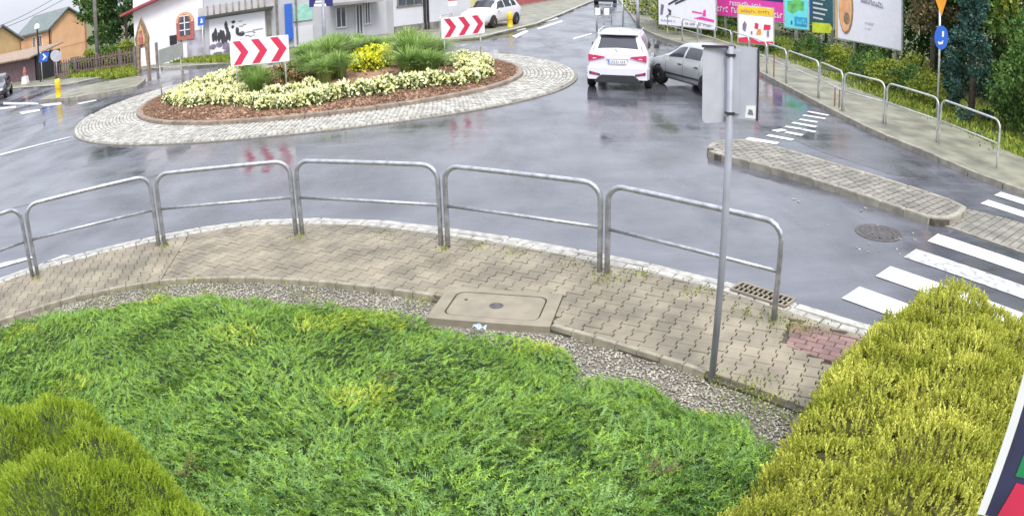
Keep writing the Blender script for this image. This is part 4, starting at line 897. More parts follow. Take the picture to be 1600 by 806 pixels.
# --- shrubs made of lumps: sprigs over an uneven surface
def lumps_shrub(name, label, cat, lumps, nspr, tmpl, size, m, min_, updir=.9, ground=0., seed=1, split=None):
    loc = (sum(l[0][0] for l in lumps) / len(lumps), sum(l[0][1] for l in lumps) / len(lumps), ground)
    t = thing(name, label, cat, loc); loc = np.array(loc)
    mb = MB(); tot = sum(l[1][0] * l[1][2] for l in lumps); PP = []; DD = []
    for c, r_ in lumps:
        nu, nv = 18, 10; vs = []
        for j in range(nv + 1):
            for i in range(nu):
                th = math.pi * j / nv; ph = 2 * math.pi * i / nu; k = .86 + .05 * math.sin(ph * 5 + th * 7)
                vs.append((c[0] + r_[0] * k * math.sin(th) * math.cos(ph) - loc[0], c[1] + r_[1] * k * math.sin(th) * math.sin(ph) - loc[1], max(c[2] + r_[2] * k * math.cos(th), ground) - loc[2]))
        mb.add(vs, [(j * nu + i, (j + 1) * nu + i, (j + 1) * nu + (i + 1) % nu, j * nu + (i + 1) % nu) for j in range(nv) for i in range(nu)])
        n = int(nspr * r_[0] * r_[2] / tot); v = rng.normal(size=(n, 3)); v[:, 2] = np.abs(v[:, 2]) * 1.0 - .25; v /= np.linalg.norm(v, axis=1, keepdims=True)
        k = (.93 + .09 * rng.random(n) + .05 * np.sin(v[:, 0] * 9 + v[:, 1] * 7) + .04 * np.sin(v[:, 2] * 14 + v[:, 0] * 5))[:, None]
        P = np.array(c) + v * np.array(r_) * k; PP.append(P); DD.append(v)
    P = np.concatenate(PP); D = np.concatenate(DD); keep = P[:, 2] > ground
    for c, r_ in lumps:     # nothing deep inside a neighbouring lump
        keep &= (((P - np.array(c)) / np.array(r_)) ** 2).sum(1) > .62
    P, D = P[keep], D[keep]
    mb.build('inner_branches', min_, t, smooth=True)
    D = D * (1 - updir) + [0, 0, updir] + rng.normal(0, .22, D.shape)
    V, F = scatter(*tmpl, P - loc, D, rng.uniform(.75, 1.3, len(P)) * size); npmesh('foliage', V, F, m, t, 'stuff')
    MB().tube([(0, 0, -.05), (0, 0, max(.1, lumps[0][0][2] * .8))], .05, 7).build('stem', M_bark, t)
    return t
up_sprig = sprig(1, 5, .16, .34, .12, .5, .5)
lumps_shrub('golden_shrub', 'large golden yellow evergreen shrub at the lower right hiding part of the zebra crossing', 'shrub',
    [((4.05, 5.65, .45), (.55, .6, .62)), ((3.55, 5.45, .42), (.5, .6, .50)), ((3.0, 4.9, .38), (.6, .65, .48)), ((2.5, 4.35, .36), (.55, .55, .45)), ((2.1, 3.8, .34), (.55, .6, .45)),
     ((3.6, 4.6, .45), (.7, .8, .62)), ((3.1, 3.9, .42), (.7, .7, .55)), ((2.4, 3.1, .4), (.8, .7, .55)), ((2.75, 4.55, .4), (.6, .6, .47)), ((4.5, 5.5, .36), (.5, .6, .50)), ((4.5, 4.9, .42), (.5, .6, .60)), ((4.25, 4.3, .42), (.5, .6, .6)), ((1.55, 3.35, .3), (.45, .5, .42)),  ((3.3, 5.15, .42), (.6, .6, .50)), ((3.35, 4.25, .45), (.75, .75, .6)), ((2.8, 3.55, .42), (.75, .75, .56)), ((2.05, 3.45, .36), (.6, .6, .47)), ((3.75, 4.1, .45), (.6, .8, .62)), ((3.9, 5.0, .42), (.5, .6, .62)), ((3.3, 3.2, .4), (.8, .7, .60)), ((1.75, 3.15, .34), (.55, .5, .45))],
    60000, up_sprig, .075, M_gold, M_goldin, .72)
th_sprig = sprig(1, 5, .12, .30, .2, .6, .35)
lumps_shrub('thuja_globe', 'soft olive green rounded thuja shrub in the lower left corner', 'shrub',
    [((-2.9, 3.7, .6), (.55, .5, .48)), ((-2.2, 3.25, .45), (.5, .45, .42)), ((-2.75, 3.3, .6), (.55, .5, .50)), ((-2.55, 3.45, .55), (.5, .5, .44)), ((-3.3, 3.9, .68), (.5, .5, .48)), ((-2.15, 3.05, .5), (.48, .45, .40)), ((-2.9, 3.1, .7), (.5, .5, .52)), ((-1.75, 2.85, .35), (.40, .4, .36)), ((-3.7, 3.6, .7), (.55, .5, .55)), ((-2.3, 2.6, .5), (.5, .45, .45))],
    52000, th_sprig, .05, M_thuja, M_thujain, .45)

# --- gravel strip
GRV = GP([(0, 508), (100, 474), (180, 455), (250, 444), (300, 440), (400, 439), (500, 445), (600, 456), (672, 470)], .1) + [(-.9, 7.55), (.45, 7.25)] + GP([(877, 520), (940, 537), (1000, 556), (1060, 573), (1110, 592), (1200, 625), (1240, 640)], .1) + [(3.3, 4.9), (3.3, 3.6), (0, 5.5), (-.9, 7.2), (-3, 7.8), (-6, 7.0), (-8.3, 5)]
INN_soil = [tuple(p) for p in INNER]
gb = sheet('gravel_bed', INN_soil + [(6.4, 1.0), (-9.5, 1.0)], .062, M_gravelbed)
n = 100000; P = np.stack([rng.uniform(-8, 4, n), rng.uniform(4, 9, n)], 1); P = P[inpoly(P, GRV) & (inpoly(P, INN_soil + [(6.4, 1.0), (-9.5, 1.0)]))]
q_ = np.array([P2((p[0], p[1], .1)) for p in P]); P = P[(q_[:, 0] > -10) & (q_[:, 0] < 1300)]; inj = inpoly(P, JP); dj, _, _ = dist_line(P, JL); P = P[(~inj) | (dj < .15)][:30000]
tv = np.array([[-1, -.6, 0], [1, -.7, 0], [.9, .8, 0], [-.8, .7, 0], [0, 0, .7], [0.1, 0, -.5]]); tf = np.array([[0, 1, 4], [1, 2, 4], [2, 3, 4], [3, 0, 4], [1, 0, 5], [2, 1, 5], [3, 2, 5], [0, 3, 5]])
V, F = scatter(tv, tf, np.c_[P, np.full(len(P), .075)], rng.normal(0, .4, (len(P), 3)) + [0, 0, 1], rng.uniform(.007, .017, len(P))); npmesh('gravel', V, F, M_gravel, gb, 'stuff')
# weeds and moss along edges
wd = []
for px_, py_, s_, k in ((1165, 605, .16, 90), (1190, 625, .2, 110), (1215, 640, .14, 60), (1225, 506, .12, 50), (1210, 500, .1, 40), (1108, 590, .07, 25), (943, 428, .08, 40), (950, 440, .12, 45), (745, 385, .10, 30), (1000, 428, .12, 60), (900, 412, .14, 45), (800, 395, .14, 35), (1090, 455, .12, 55), (600, 368, .14, 30), (1160, 485, .1, 40), (1265, 512, .12, 60), (690, 388, .06, 30), (468, 370, .06, 30), (255, 385, .06, 30), (57, 433, .06, 30), (300, 437, .05, 20), (660, 470, .1, 40), (330, 455, .14, 60), (250, 452, .2, 70), (480, 458, .15, 50), (160, 470, .2, 60)):
    q = G(px_, py_, .12); wd += [(q.x + random.gauss(0, s_), q.y + random.gauss(0, s_), .115) for _ in range(k * 2)]
P = np.array(wd); V, F = scatter(*leaf(.45), P, rng.normal(0, .6, P.shape) + [0, 0, .8], rng.uniform(.015, .045, len(P))); npmesh('weeds', V, F, M_weed, None, 'stuff')

# --- flower bed on the roundabout
def clump_mesh(nm, n, r, h, lf, m, seed):
    g = np.random.default_rng(seed); v = g.normal(size=(n, 3)); v[:, 2] = np.abs(v[:, 2]); v /= np.linalg.norm(v, axis=1, keepdims=True); k = g.uniform(.65, 1.03, n)[:, None]
    P = v * [r, r, h] * k; V, F = scatter(*leaf(.75), P, v + g.normal(0, .5, v.shape), g.uniform(.7, 1.2, n) * lf); return V, F
def share(name, V, F, m):
    o = npmesh(name, V, F, m); me = o.data; bpy.data.objects.remove(o); return me
variants = []
for sd in range(4):
    V, F = clump_mesh('pale', 230, .27, .27, .085, M_pale, sd); a = share('bloom', V, F, M_pale)
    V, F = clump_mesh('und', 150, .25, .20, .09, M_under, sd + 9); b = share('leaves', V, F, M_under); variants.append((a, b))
def flower(x, y, s, label, group, vr, name='flowering_plant', cat='plant'):
    t = thing(name, label, cat, (x, y, bedz(x, y)), random.uniform(0, 6), group); t.scale = (s, s, s)
    for nm, me in zip(('bloom', 'leaves'), vr):
        o = bpy.data.objects.new(nm, me); COL.objects.link(o); o.parent = t; o['kind'] = 'stuff'
    return t
def on_bed(px_, py_, z=.25): q = G(px_, py_, z); return q.x, q.y
cnt = 0
GRPF = 'pale yellow bedding plants massed round the flower bed'; LABF = 'pale yellow bedding plant in the mass round the roundabout bed'
# front row of separate round plants along the near edge, from right to left
front = [(745, 113), (728, 118), (708, 122), (683, 124), (668, 126), (645, 130), (632, 131), (606, 134), (592, 139), (566, 141), (540, 144), (515, 148), (505, 150), (492, 153), (480, 150), (466, 156), (450, 158), (432, 158), (416, 160), (398, 160), (380, 162), (362, 163), (345, 165), (328, 166), (310, 167), (294, 167), (280, 164), (268, 159)]
front = [(a, b + 9 * min(1, max(0, (a - 330) / 80))) for a, b in front]
for px_, py_ in front:
    x, y = on_bed(px_, py_); flower(x, y, random.uniform(1.15, 1.4) if px_ > 490 else random.uniform(.95, 1.2), LABF, GRPF, variants[cnt % 4]); cnt += 1
massed = []
for px_, py_ in [(p[0], p[1]) for p in front[13:]]:
    for k in range(2): massed.append((px_ + random.uniform(-6, 6), py_ - 7 - 7 * k + random.uniform(-2, 2)))
for i in range(46): massed.append((random.uniform(268, 370), random.uniform(128, 160)))
for i in range(16): massed.append((random.uniform(330, 400), random.uniform(118, 134)))
for i in range(26): massed.append((random.uniform(692, 758), random.uniform(88, 112)))
for px_, py_ in massed:
    if px_ < 400 and py_ < 160 - (px_ - 262) * .36 - 6: continue
    x, y = on_bed(px_, py_, .35)
    if math.hypot(x - CC.x, y - CC.y) > RK - .4: continue
    flower(x, y, random.uniform(.85, 1.2), LABF, GRPF, variants[cnt % 4]); cnt += 1
# bright yellow, orange-pink clumps
V, F = clump_mesh('y', 420, .45, .45, .10, M_yel, 3); ym_ = share('bloom', V, F, M_yel)
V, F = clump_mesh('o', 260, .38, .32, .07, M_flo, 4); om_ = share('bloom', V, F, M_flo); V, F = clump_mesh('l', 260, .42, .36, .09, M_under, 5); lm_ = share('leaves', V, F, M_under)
for i, (px_, py_, s) in enumerate(((560, 112, 1.0), (574, 116, 1.1), (590, 112, 1.1), (602, 104, 1.0), (582, 98, 1.1), (566, 102, 1.0), (600, 94, 1.0))):
    x, y = on_bed(px_, py_, .4); flower(x, y, s, 'bright yellow leafed plant between the tall grasses in the middle of the bed', 'bright yellow plants between the tall grasses', (ym_, lm_))
for i, (px_, py_, s) in enumerate(((428, 132, 1.1), (442, 128, 1.2), (458, 134, 1.1), (474, 126, 1.2), (432, 140, .9), (458, 122, 1.2), (484, 132, 1.0))):
    x, y = on_bed(px_, py_, .4); flower(x, y, s, 'low plant with orange and pink flowers near the left chevron board', 'orange and pink flowering plants by the left chevron board', (om_, lm_))
# tall ornamental grasses
def grass_tuft(sd):
    g = np.random.default_rng(sd); V = []; F = []; n = 900
    for i in range(n):
        a = g.uniform(0, 2 * math.pi); r0 = g.uniform(0, .22); lean = g.uniform(.05, .85); h = g.uniform(.8, 1.35); w = .012; c, s = math.cos(a), math.sin(a); k = len(V)
        for q, zz in ((0, 0), (.5, .62), (1, 1 - .45 * lean)):
            rr = r0 + lean * h * q * q; ww = w * (1 - .7 * q)
            V += [(rr * c - s * ww, rr * s + c * ww, h * zz), (rr * c + s * ww, rr * s - c * ww, h * zz)]
        F += [(k, k + 1, k + 3), (k, k + 3, k + 2), (k + 2, k + 3, k + 5), (k + 2, k + 5, k + 4)]
    return share('blades', np.array(V), np.array(F), M_grassl)
tufts = [grass_tuft(i) for i in range(3)]
gl = [(x, y) for x, y in ((480, 112), (497, 118), (515, 112), (530, 122), (545, 108), (508, 128), (535, 100), (560, 98), (575, 90), (595, 92), (615, 96), (632, 104), (650, 108), (665, 100), (640, 92), (620, 112), (640, 118), (662, 112), (600, 82), (655, 88), (490, 100), (465, 104), (525, 90), (550, 84), (392, 140), (402, 134), (388, 128), (412, 140), (400, 146), (675, 88), (560, 76), (630, 78), (500, 84), (520, 104), (552, 96), (585, 98), (605, 104), (640, 104), (548, 116), (488, 122), (470, 118), (680, 100), (668, 116), (610, 88), (580, 82))]
for i, (px_, py_) in enumerate([p for p in gl if not (538 < p[0] < 625 and p[1] > 87) and not (420 < p[0] < 478)]):
    x, y = on_bed(px_, py_, .5)
    small = px_ < 420
    t = thing('ornamental_grass', 'small tuft of fine green grass between the pale flowers under the left chevron board' if small else 'tall arching green ornamental grass in the middle of the roundabout', 'grass', (x, y, bedz(x, y)), random.uniform(0, 6), 'small grass tufts under the left chevron board' if small else 'tall ornamental grasses on the roundabout')
    t.scale = [random.uniform(.55, .65)] * 3 if small else [random.uniform(.9, 1.1), random.uniform(.9, 1.1), random.uniform(.55, .98)]
    o = bpy.data.objects.new('blades', tufts[i % 3]); COL.objects.link(o); o.parent = t; o['kind'] = 'stuff'

# --- trees and bushes
def tree(name, label, cat, x, y, h, r, m, nleaf=7000, leafs=.16, trunk=.14, base=.25, nclump=34, group=None, conic=False, z=0., seed=0):
    t = thing(name, label, cat, (x, y, z), 0, group); g = np.random.default_rng(seed + int(abs(x * 13 + y * 7)))
    if trunk: MB().tube([(0, 0, -.3), (.03 * h * .1, 0, h * .3), (0, .04, h * .6), (.02, 0, h * .92)], [trunk, trunk * .8, trunk * .5, trunk * .12], 8).build('trunk', M_bark, t, smooth=True)
    C = []
    for k in range(nclump):
        f = g.uniform(0, 1) ** .8; zz = h * (base + (1 - base) * f); rr = r * ((1 - f) ** .8 + .05 if conic else math.sqrt(max(.08, 1 - (2 * f - .85) ** 2 * .85))); a = g.uniform(0, 2 * math.pi); q = rr * g.uniform(.45, 1) 
        C.append((q * math.cos(a), q * math.sin(a), zz, (.22 if conic else .30) * r * g.uniform(.7, 1.3)))
    if trunk:
        lb = MB()
        for c in C[:12]: lb.tube([(0, 0, c[2] * .55), (c[0] * .5, c[1] * .5, c[2] * .8), (c[0] * .95, c[1] * .95, c[2])], [trunk * .35, trunk * .2, trunk * .06], 5)
        lb.build('limbs', M_bark, t)
    C = np.array(C); n = nleaf; ci = g.integers(0, len(C), n); v = g.normal(size=(n, 3)); v /= np.linalg.norm(v, axis=1, keepdims=True); P = C[ci, :3] + v * (C[ci, 3] * g.uniform(.5, 1.15, n))[:, None] * [1, 1, .75]
    P[:, 2] = np.maximum(P[:, 2], .05); V, F = scatter(*leaf(.6), P, v + g.normal(0, .8, v.shape), g.uniform(.6, 1.3, n) * leafs); npmesh('crown', V, F, m, t, 'stuff')
    return t
def tpx(name, label, cat, px_, py_, D, h, r, m, **k):
    q = AT(px_, py_, D); return tree(name, label, cat, q.x, q.y, h, r, m, **k)
TG = 'trees and bushes behind the far railing'
tree('conifer', 'blue green conifer behind the round blue sign', 'tree', 14.3, 20.6, 5.2, 1.15, M_treeb, nleaf=11000, leafs=.13, conic=True, base=.04, nclump=60)
tree('bush', 'big leafy bush at the right edge behind the nearest far railing panel', 'bush', 15.6, 18.3, 3.6, 1.7, M_treem, nleaf=11000, leafs=.14, trunk=.08, base=.06, nclump=50)
tree('bush', 'green bush spilling towards the railing at the right edge of the photo', 'bush', 15.9, 15.4, 2.2, 1.5, M_treem, nleaf=9000, leafs=.12, trunk=.06, base=.08, nclump=44)
tree('broadleaf_tree', 'yellow green tree at the top right corner', 'tree', 19.5, 22.5, 8.5, 3.0, M_treey, nleaf=14000, leafs=.2, base=.12, nclump=60)
tree('broadleaf_tree', 'dark tree just right of the large white billboard', 'tree', 16.2, 26.5, 8, 1.5, M_brownleaf, nleaf=9000, leafs=.16, base=.3, nclump=44)
tree('broadleaf_tree', 'tall green tree behind the conifer and the sign pole', 'tree', 19.5, 29, 9, 3.0, M_treed, nleaf=12000, leafs=.22, base=.08, nclump=60)
for i, (px_, py_, D, h, r, m, lab) in enumerate(((1245, 85, 47, 6.5, 2.3, M_treed, 'dark bush under the cyan billboard'), (1290, 90, 46, 7, 2.5, M_treed, 'dark tree under the dark teal billboard'), (1340, 100, 42, 6, 2.6, M_treed, 'dark green tree under the left half of the large white billboard'),
        (1390, 110, 39, 6, 2.4, M_treem, 'green tree under the right half of the large white billboard'), (1150, 60, 52, 6, 2.4, M_treed, 'dark bush between the white and the yellow billboards'), (1195, 70, 50, 6.5, 2.4, M_treed, 'dark bush behind the small yellow and red billboard'),
        (1030, 50, 47, 6.5, 2.2, M_treey, 'yellow green bush at the left end of the hedge beside the exit road'), (1070, 60, 45, 4.2, 1.9, M_treey, 'yellow green bush under the left white billboard'), (1110, 66, 44, 4, 1.8, M_treem, 'green bush under the right end of the left white billboard'),
        (1045, 30, 56, 8, 3.0, M_treem, 'green tree behind the left white billboard'))):
    tpx('bush' if h < 6 else 'broadleaf_tree', lab, 'bush' if h < 6 else 'tree', px_, py_, D, h, r, m, nleaf=6500, leafs=.17, trunk=.1, base=.02, nclump=40)
for i, (px_, D, h, r, m, lab) in enumerate(((1440, 38, 8, 2.6, M_treed, 'dark tree far behind the right end of the largest billboard'), (1500, 36, 8, 3, M_treem, 'green tree far behind the conifer'), (1560, 33, 8, 3.2, M_treed, 'dark tree behind the yellow green tree at the top right'), (1620, 30, 8, 3.2, M_treem, 'green tree beyond the right edge of the photo'), (1250, 62, 9, 4, M_treed, 'tall dark tree far behind the cyan billboard'), (1120, 70, 9, 4, M_treem, 'tall tree far behind the left white billboard'))):
    q = AT(px_, 60, D); tree('broadleaf_tree', lab, 'tree', q.x, q.y, h, r, m, nleaf=8000, leafs=.24, base=.02, nclump=46)
for i, (px_, py_, z_, s) in enumerate(((1250, 97, 0, .9), (1293, 112, 0, .8), (1345, 132, 0, 1.0), (1370, 142, 0, .9), (1400, 150, 0, .9), (1430, 165, 0, .8), (1180, 84, 0, .7), (1420, 140, 0, 1.1), (1350, 118, 0, 1.1))):
    q = G(px_, py_ - 3, .1); tree('low_bush', ['low bush behind the sixth joint of the far railing, farthest but one', 'low bush under the dark teal billboard', 'low bush under the left post of the largest billboard', 'low bush just right of the left post of the largest billboard', 'low bush under the right half of the largest billboard', 'low bush nearest the blue round sign', 'farthest low bush behind the far railing, beside the small yellow topped billboard', 'taller low bush behind the second row under the largest billboard, right one', 'taller low bush behind the second row under the largest billboard, left one'][i], 'bush', q.x + .8, q.y + .6, .95 * s + .2, .85 * s, M_treey if i % 2 else M_treem, nleaf=2200, leafs=.09, trunk=0, base=.05, nclump=22, group='low bushes behind the far railing')
vg = rng.uniform(0, 1, (26000, 2)); tline = np.array([rp_out[int(a * (len(rp_out) - 1))] for a in vg[:, 0]]); P = np.c_[tline[:, 0] + .1 + vg[:, 1] * 5 + rng.normal(0, .4, len(vg)), tline[:, 1] + vg[:, 1] * 2.5 + rng.normal(0, .4, len(vg)), np.full(len(vg), 0.02)]
V, F = scatter(*leaf(.3), P, rng.normal(0, .5, P.shape) + [0, 0, 1], rng.uniform(.08, .22, len(P))); npmesh('verge_grass', V, F, M_weed, None, 'stuff')
tree('broadleaf_tree', 'dense green tree between the orange house and the white building', 'tree', *AT(175, 100, 58)[:2], 9, 2.6, M_treem, nleaf=9000, leafs=.28, base=.18, nclump=50)
tree('broadleaf_tree', 'darker tree close against the left side of the white building', 'tree', *AT(200, 100, 55)[:2], 8.5, 1.5, M_treed, nleaf=7000, leafs=.25, base=.2, nclump=40)
tree('broadleaf_tree', 'tree just right of the orange house behind the utility pole', 'tree', *AT(160, 100, 68)[:2], 8, 1.7, M_treem, nleaf=7000, leafs=.28, base=.1, nclump=40)
for i in range(7):
    q = AT(128 + i * 14, 118 - i * 2, 50.5); tree('hedge_bush', ['first', 'second', 'third', 'fourth', 'fifth', 'sixth', 'seventh'][i] + ' bush from the left in the row along the left garden fence', 'bush', q.x, q.y, 1.1 + .25 * (i % 2), 1.0, M_treey if i % 3 else M_treem, nleaf=1600, leafs=.14, trunk=0, base=.05, nclump=18, group='bushes along the left garden fence')
P = np.array([tuple(G(random.uniform(270, 368), random.uniform(92, 101))[:2]) + (.02,) for _ in range(5000)])
V, F = scatter(*leaf(.3), P, rng.normal(0, .5, P.shape) + [0, 0, 1], rng.uniform(.1, .35, len(P))); npmesh('verge_grass', V, F, M_weed, None, 'stuff')
P = np.array([tuple(G(random.uniform(110, 212), random.uniform(108, 124) - 0)[:2]) + (.02,) for _ in range(6000)])
V, F = scatter(*leaf(.3), P, rng.normal(0, .5, P.shape) + [0, 0, 1], rng.uniform(.1, .4, len(P))); npmesh('verge_grass', V, F, M_weed, None, 'stuff')

# ================================================================== BUILDINGS
UPV = Vector((0, 0, 1))
def wall_frame(A, B):    # world frame on a wall from A to B (left to right as seen): returns an Empty pose
    d = Vector((B.x - A.x, B.y - A.y, 0)); return math.atan2(d.y, d.x), d.length
def house(label, A, B, C, zb, ze, za_, m, mroof, name='house', oh=.4, cat='house'):
    ang, w = wall_frame(A, B); dp = (Vector((C.x - A.x, C.y - A.y))).length
    t = thing(name, label, cat, (A.x, A.y, zb), ang); e, a_ = ze - zb, za_ - zb
    f = MB().vprism((0, 0, 0), (1, 0, 0), (0, 0, 1), [(0, 0), (w, 0), (w, e), (w / 2, a_), (0, e)], -.25).build('gable_wall', m, t)
    f.data.materials[0] = m
    MB().box((.12, dp / 2, e / 2), (.24, dp, e)).build('side_wall', m, t); MB().box((w - .12, dp / 2, e / 2), (.24, dp, e)).build('far_side_wall', m, t); MB().vprism((0, dp, 0), (1, 0, 0), (0, 0, 1), [(0, 0), (w, 0), (w, e), (w / 2, a_), (0, e)], .2).build('back_wall', m, t)
    sl_ = (a_ - e) / (w / 2); roof = MB()
    for s in (1, -1):
        xe = -oh if s > 0 else w + oh; ze_ = e - sl_ * oh + .05
        vs = [(xe, -oh, ze_), (w / 2, -oh, a_ + .05), (w / 2, dp + oh, a_ + .05), (xe, dp + oh, ze_)]; vs += [(x, y, z + .16) for x, y, z in vs]
        roof.add(vs, [(0, 1, 2, 3), (7, 6, 5, 4), (0, 4, 5, 1), (1, 5, 6, 2), (2, 6, 7, 3), (3, 7, 4, 0)])
    rf = roof.build('roof', mroof, t)
    return t, w, dp, e, a_
def window(par, x, z, w, h, y=-.03, axis='x', frame=M_white, glass=M_window, bars=1, nm='window', side=-1):
    mb = MB()
    def bx(cx, cz, sx, sz, dy=0, sy=.06): return ((cx, y + dy, cz), (sx, sy, sz)) if axis == 'x' else ((y + dy, cx, cz), (sy, sx, sz))
    for a in (bx(x, z + h / 2, w + .1, .07), bx(x, z - h / 2, w + .16, .09), bx(x - w / 2, z, .07, h), bx(x + w / 2, z, .07, h)): mb.box(*a)
    for k in range(bars): mb.box(*bx(x - w / 2 + w * (k + 1) / (bars + 1), z, .05, h, side * -.005))
    f = mb.build(nm, frame, par); g = MB().box(*bx(x, z, w - .05, h - .05, side * -.015, .03)).build('pane', glass, f); return f
A, B, C_ = AT(81, 112, 70), AT(138, 95, 72), AT(36, 118, 77)
t, w, dp, e, ap = house('orange two storey house with dark grey green roof and plain gable', A, B, C_, -1, AT(81, 45, 70).z, AT(112, 13, 71).z, M_plaster_o, M_rooftile, oh=.3)
MB().tube([(-.06, -.06, 0), (-.06, -.06, e)], .06, 6).build('downpipe', M_dark, t)
window(t, 2.2, e - .9, .9, 1.0, axis='y', y=-.03); window(t, 3.6, e - .9, .7, 1.0, axis='y', y=-.03)
MB().vprism((.0, -.012, e * .55), (1, 0, 0), (0, 0, 1), [(0, 0), (w, 0), (w, .05), (0, .05)], .01).build('string_course', M_plaster_y, t)
A, B, C_ = AT(-25, 125, 70), AT(36, 117, 74), AT(-70, 125, 84)
t, w, dp, e, ap = house('low ochre house with grey blue roof left of the orange house', A, B, C_, -1, AT(36, 62, 74).z, AT(10, 40, 72).z, M_plaster_y, mat('grey_blue_roof', (.20, .22, .25), .5, var=.15, scale=2), oh=.3)
window(t, w * .72, 2.1, .8, 1.1); window(t, w * .45, 2.1, .5, .5)
A, B = G(-30, 137), G(57, 127); ang, w = wall_frame(A, B)
t = thing('garden_shed', 'long brown boarded shed with sloping roof at the left edge', 'shed', (A.x, A.y, -.1), ang)
h = top_at(G(15, 132), 92)
for i in range(int(w / .24)): MB().box((.12 + i * .24, 0, h / 2), (.225, .05, h)).build('board', M_shed, t)
MB().box((w / 2, 1.2, h / 2), (w - .1, 2.2, h - .1)).build('core', M_dark, t)
MB().box((w / 2, .9, h + .12), (w + .5, 3.2, .1), rx=R(8)).build('roof', mat('shed_roof', (.30, .22, .16), .8, var=.2), t)
q = G(40, 133); o = thing('parasol_stand', 'small white and dull red stand beside the brown shed', 'stand', (q.x, q.y, 0))
MB().box((0, 0, .35), (.5, .4, .5), top=.8).build('base', M_white, o); MB().lathe([(.14, .6), (.12, .8), (.16, .85), (.05, 1.25)], 10).build('closed_canopy', M_brick, o)

# lamp post in front of the house, utility pole
q = AT(62, 112, 52); t = thing('street_lamp', 'dark street lamp with a white head in front of the orange house', 'lamp', (q.x, q.y, 0)); zt = AT(62, 46, 52).z
MB().tube([(0, 0, 0), (0, 0, zt)], .06, 8).build('pole', M_dark, t); MB().lathe([(.05, 0), (.22, .08), (.2, .3), (.05, .42)], 10, c=(0, 0, zt)).build('lamp_head', M_white, t)
q = G(155, 112); t = thing('utility_pole', 'tall grey concrete utility pole at the left behind the traffic island', 'pole', (q.x, q.y, 0))
MB().tube([(0, 0, -.2), (-.1, 0, 4.5), (-.2, 0, 9)], [.15, .13, .11], 10).build('shaft', M_woodgrey, t, smooth=True)
q1 = AT(146, -4, 50)
wr_ = MB()
for k, (a, b) in enumerate((((0, 33), (92, -6)), ((0, 38), (110, -6)))):
    P0, P1 = AT(a[0] - 80, a[1] + 28, 46), AT(b[0], b[1], 50); wr_.tube([P0.lerp(P1, f / 10) - Vector((0, 0, .5 * math.sin(math.pi * f / 10))) for f in range(11)], .016, 4)
tag(wr_.build('overhead_wires', M_dark), 'pair of thin overhead wires crossing the sky at the top left', 'wires')

# garden fence with pickets, left
fa, fb = G(75, 130, .0), G(208, 112, .0); d = fb - fa; L = d.length; ang = math.atan2(d.y, d.x)
t = thing('picket_fence', 'dark wooden picket fence along the garden behind the left pavement', 'fence', (fa.x, fa.y + 1.0, 0), ang)
MB().box((L / 2, .03, .35), (L, .04, .07)).box((L / 2, .03, 1.0), (L, .04, .07)).build('rails', M_wood, t)
pk = MB().vprism((0, 0, .1), (1, 0, 0), (0, 0, 1), [(0, 0), (.10, 0), (.10, 1.05), (.05, 1.15), (0, 1.05)], .025).mesh('picket', M_shed)
for i in range(int(L / .26)):
    o = bpy.data.objects.new('picket', pk); COL.objects.link(o); o.parent = t; o.location = (i * .26, 0, random.uniform(-.03, .03))
for i in range(int(L / 2.2) + 1): MB().box((i * 2.2, .06, .65), (.12, .12, 1.3)).build('post', M_woodgrey, t)

# white building with the arched brick window
A = G(213, 108); B = Vector((AT(321, 94, 43.2).x, AT(321, 94, 43.2).y, 0)); ang, w = wall_frame(A, B)
zw = 7.0
t = thing('white_building', 'bright white rendered building with an arched red brick window', 'building', (A.x, A.y, 0), ang)
MB().box((w / 2, 3, zw / 2), (w, 6, zw)).build('wall', M_plaster_w, t)
zr = top_at(A, 12); 
MB().box((2.3, 2.9, zr + .28), (6.0, 7.0, .14), ry=R(-12)).build('roof', M_roofred, t)
def lx(px_, D=None):       # along-wall coordinate of a photo column
    lo, hi = 0., w
    for _ in range(30):
        m_ = (lo + hi) / 2; p = A + (B - A) * (m_ / w)
        if P2((p.x, p.y, 1.5))[0] < px_: lo = m_
        else: hi = m_
    return lo
def wz(x_, py_): p = A + (B - A) * (x_ / w); return top_at(p, py_)
xc = lx(291); z0, z1 = wz(xc, 62), wz(xc, 19); hw = (lx(305) - lx(278)) / 2; sp_ = z1 - hw
arch = [(-hw, z0), (hw, z0), (hw, sp_)] + [(hw * math.cos(R(a)), sp_ + hw * math.sin(R(a))) for a in range(15, 180, 15)] + [(-hw, sp_)]
aw = MB().vprism((xc, -.06, 0), (1, 0, 0), (0, 0, 1), arch, .058).build('arched_window', M_brick, t)
# the ring of bricks round the arch
hi_ = hw * .72
for k in range(13):
    a = R(7 + 14 * k * .97); MB().box((xc + hw * .88 * math.cos(a), -.135, sp_ + hw * .88 * math.sin(a)), (hw * .25, .04, .17), ry=-a).build('arch_brick', M_plaster_o, aw)
inner = [(-hi_ * .8, z0 + .25), (hi_ * .8, z0 + .25), (hi_ * .8, sp_)] + [(hi_ * .8 * math.cos(R(a)), sp_ + hi_ * .8 * math.sin(R(a))) for a in range(20, 180, 20)] + [(-hi_ * .8, sp_)]
MB().vprism((xc, -.122, 0), (1, 0, 0), (0, 0, 1), inner, .014).build('glass', M_window, aw)
gb_ = MB()
gb_.box((xc, -.145, (z0 + .25 + sp_ + hi_ * .8) / 2), (.05, .03, sp_ + hi_ * .8 - z0 - .25))
for k in range(3): gb_.box((xc, -.145, z0 + .55 + k * .4), (hi_ * 1.6, .03, .05))
gb_.build('glazing_bars', M_plaster_w, aw)
xd = lx(271); MB().box((xd, -.04, wz(xd, 63)), (.45, .08, .55)).build('meter_box', M_dark, t)
MB().box((lx(283), -.05, 1.2), (.07, .07, 2.4)).build('downpipe', M_woodgrey, t)
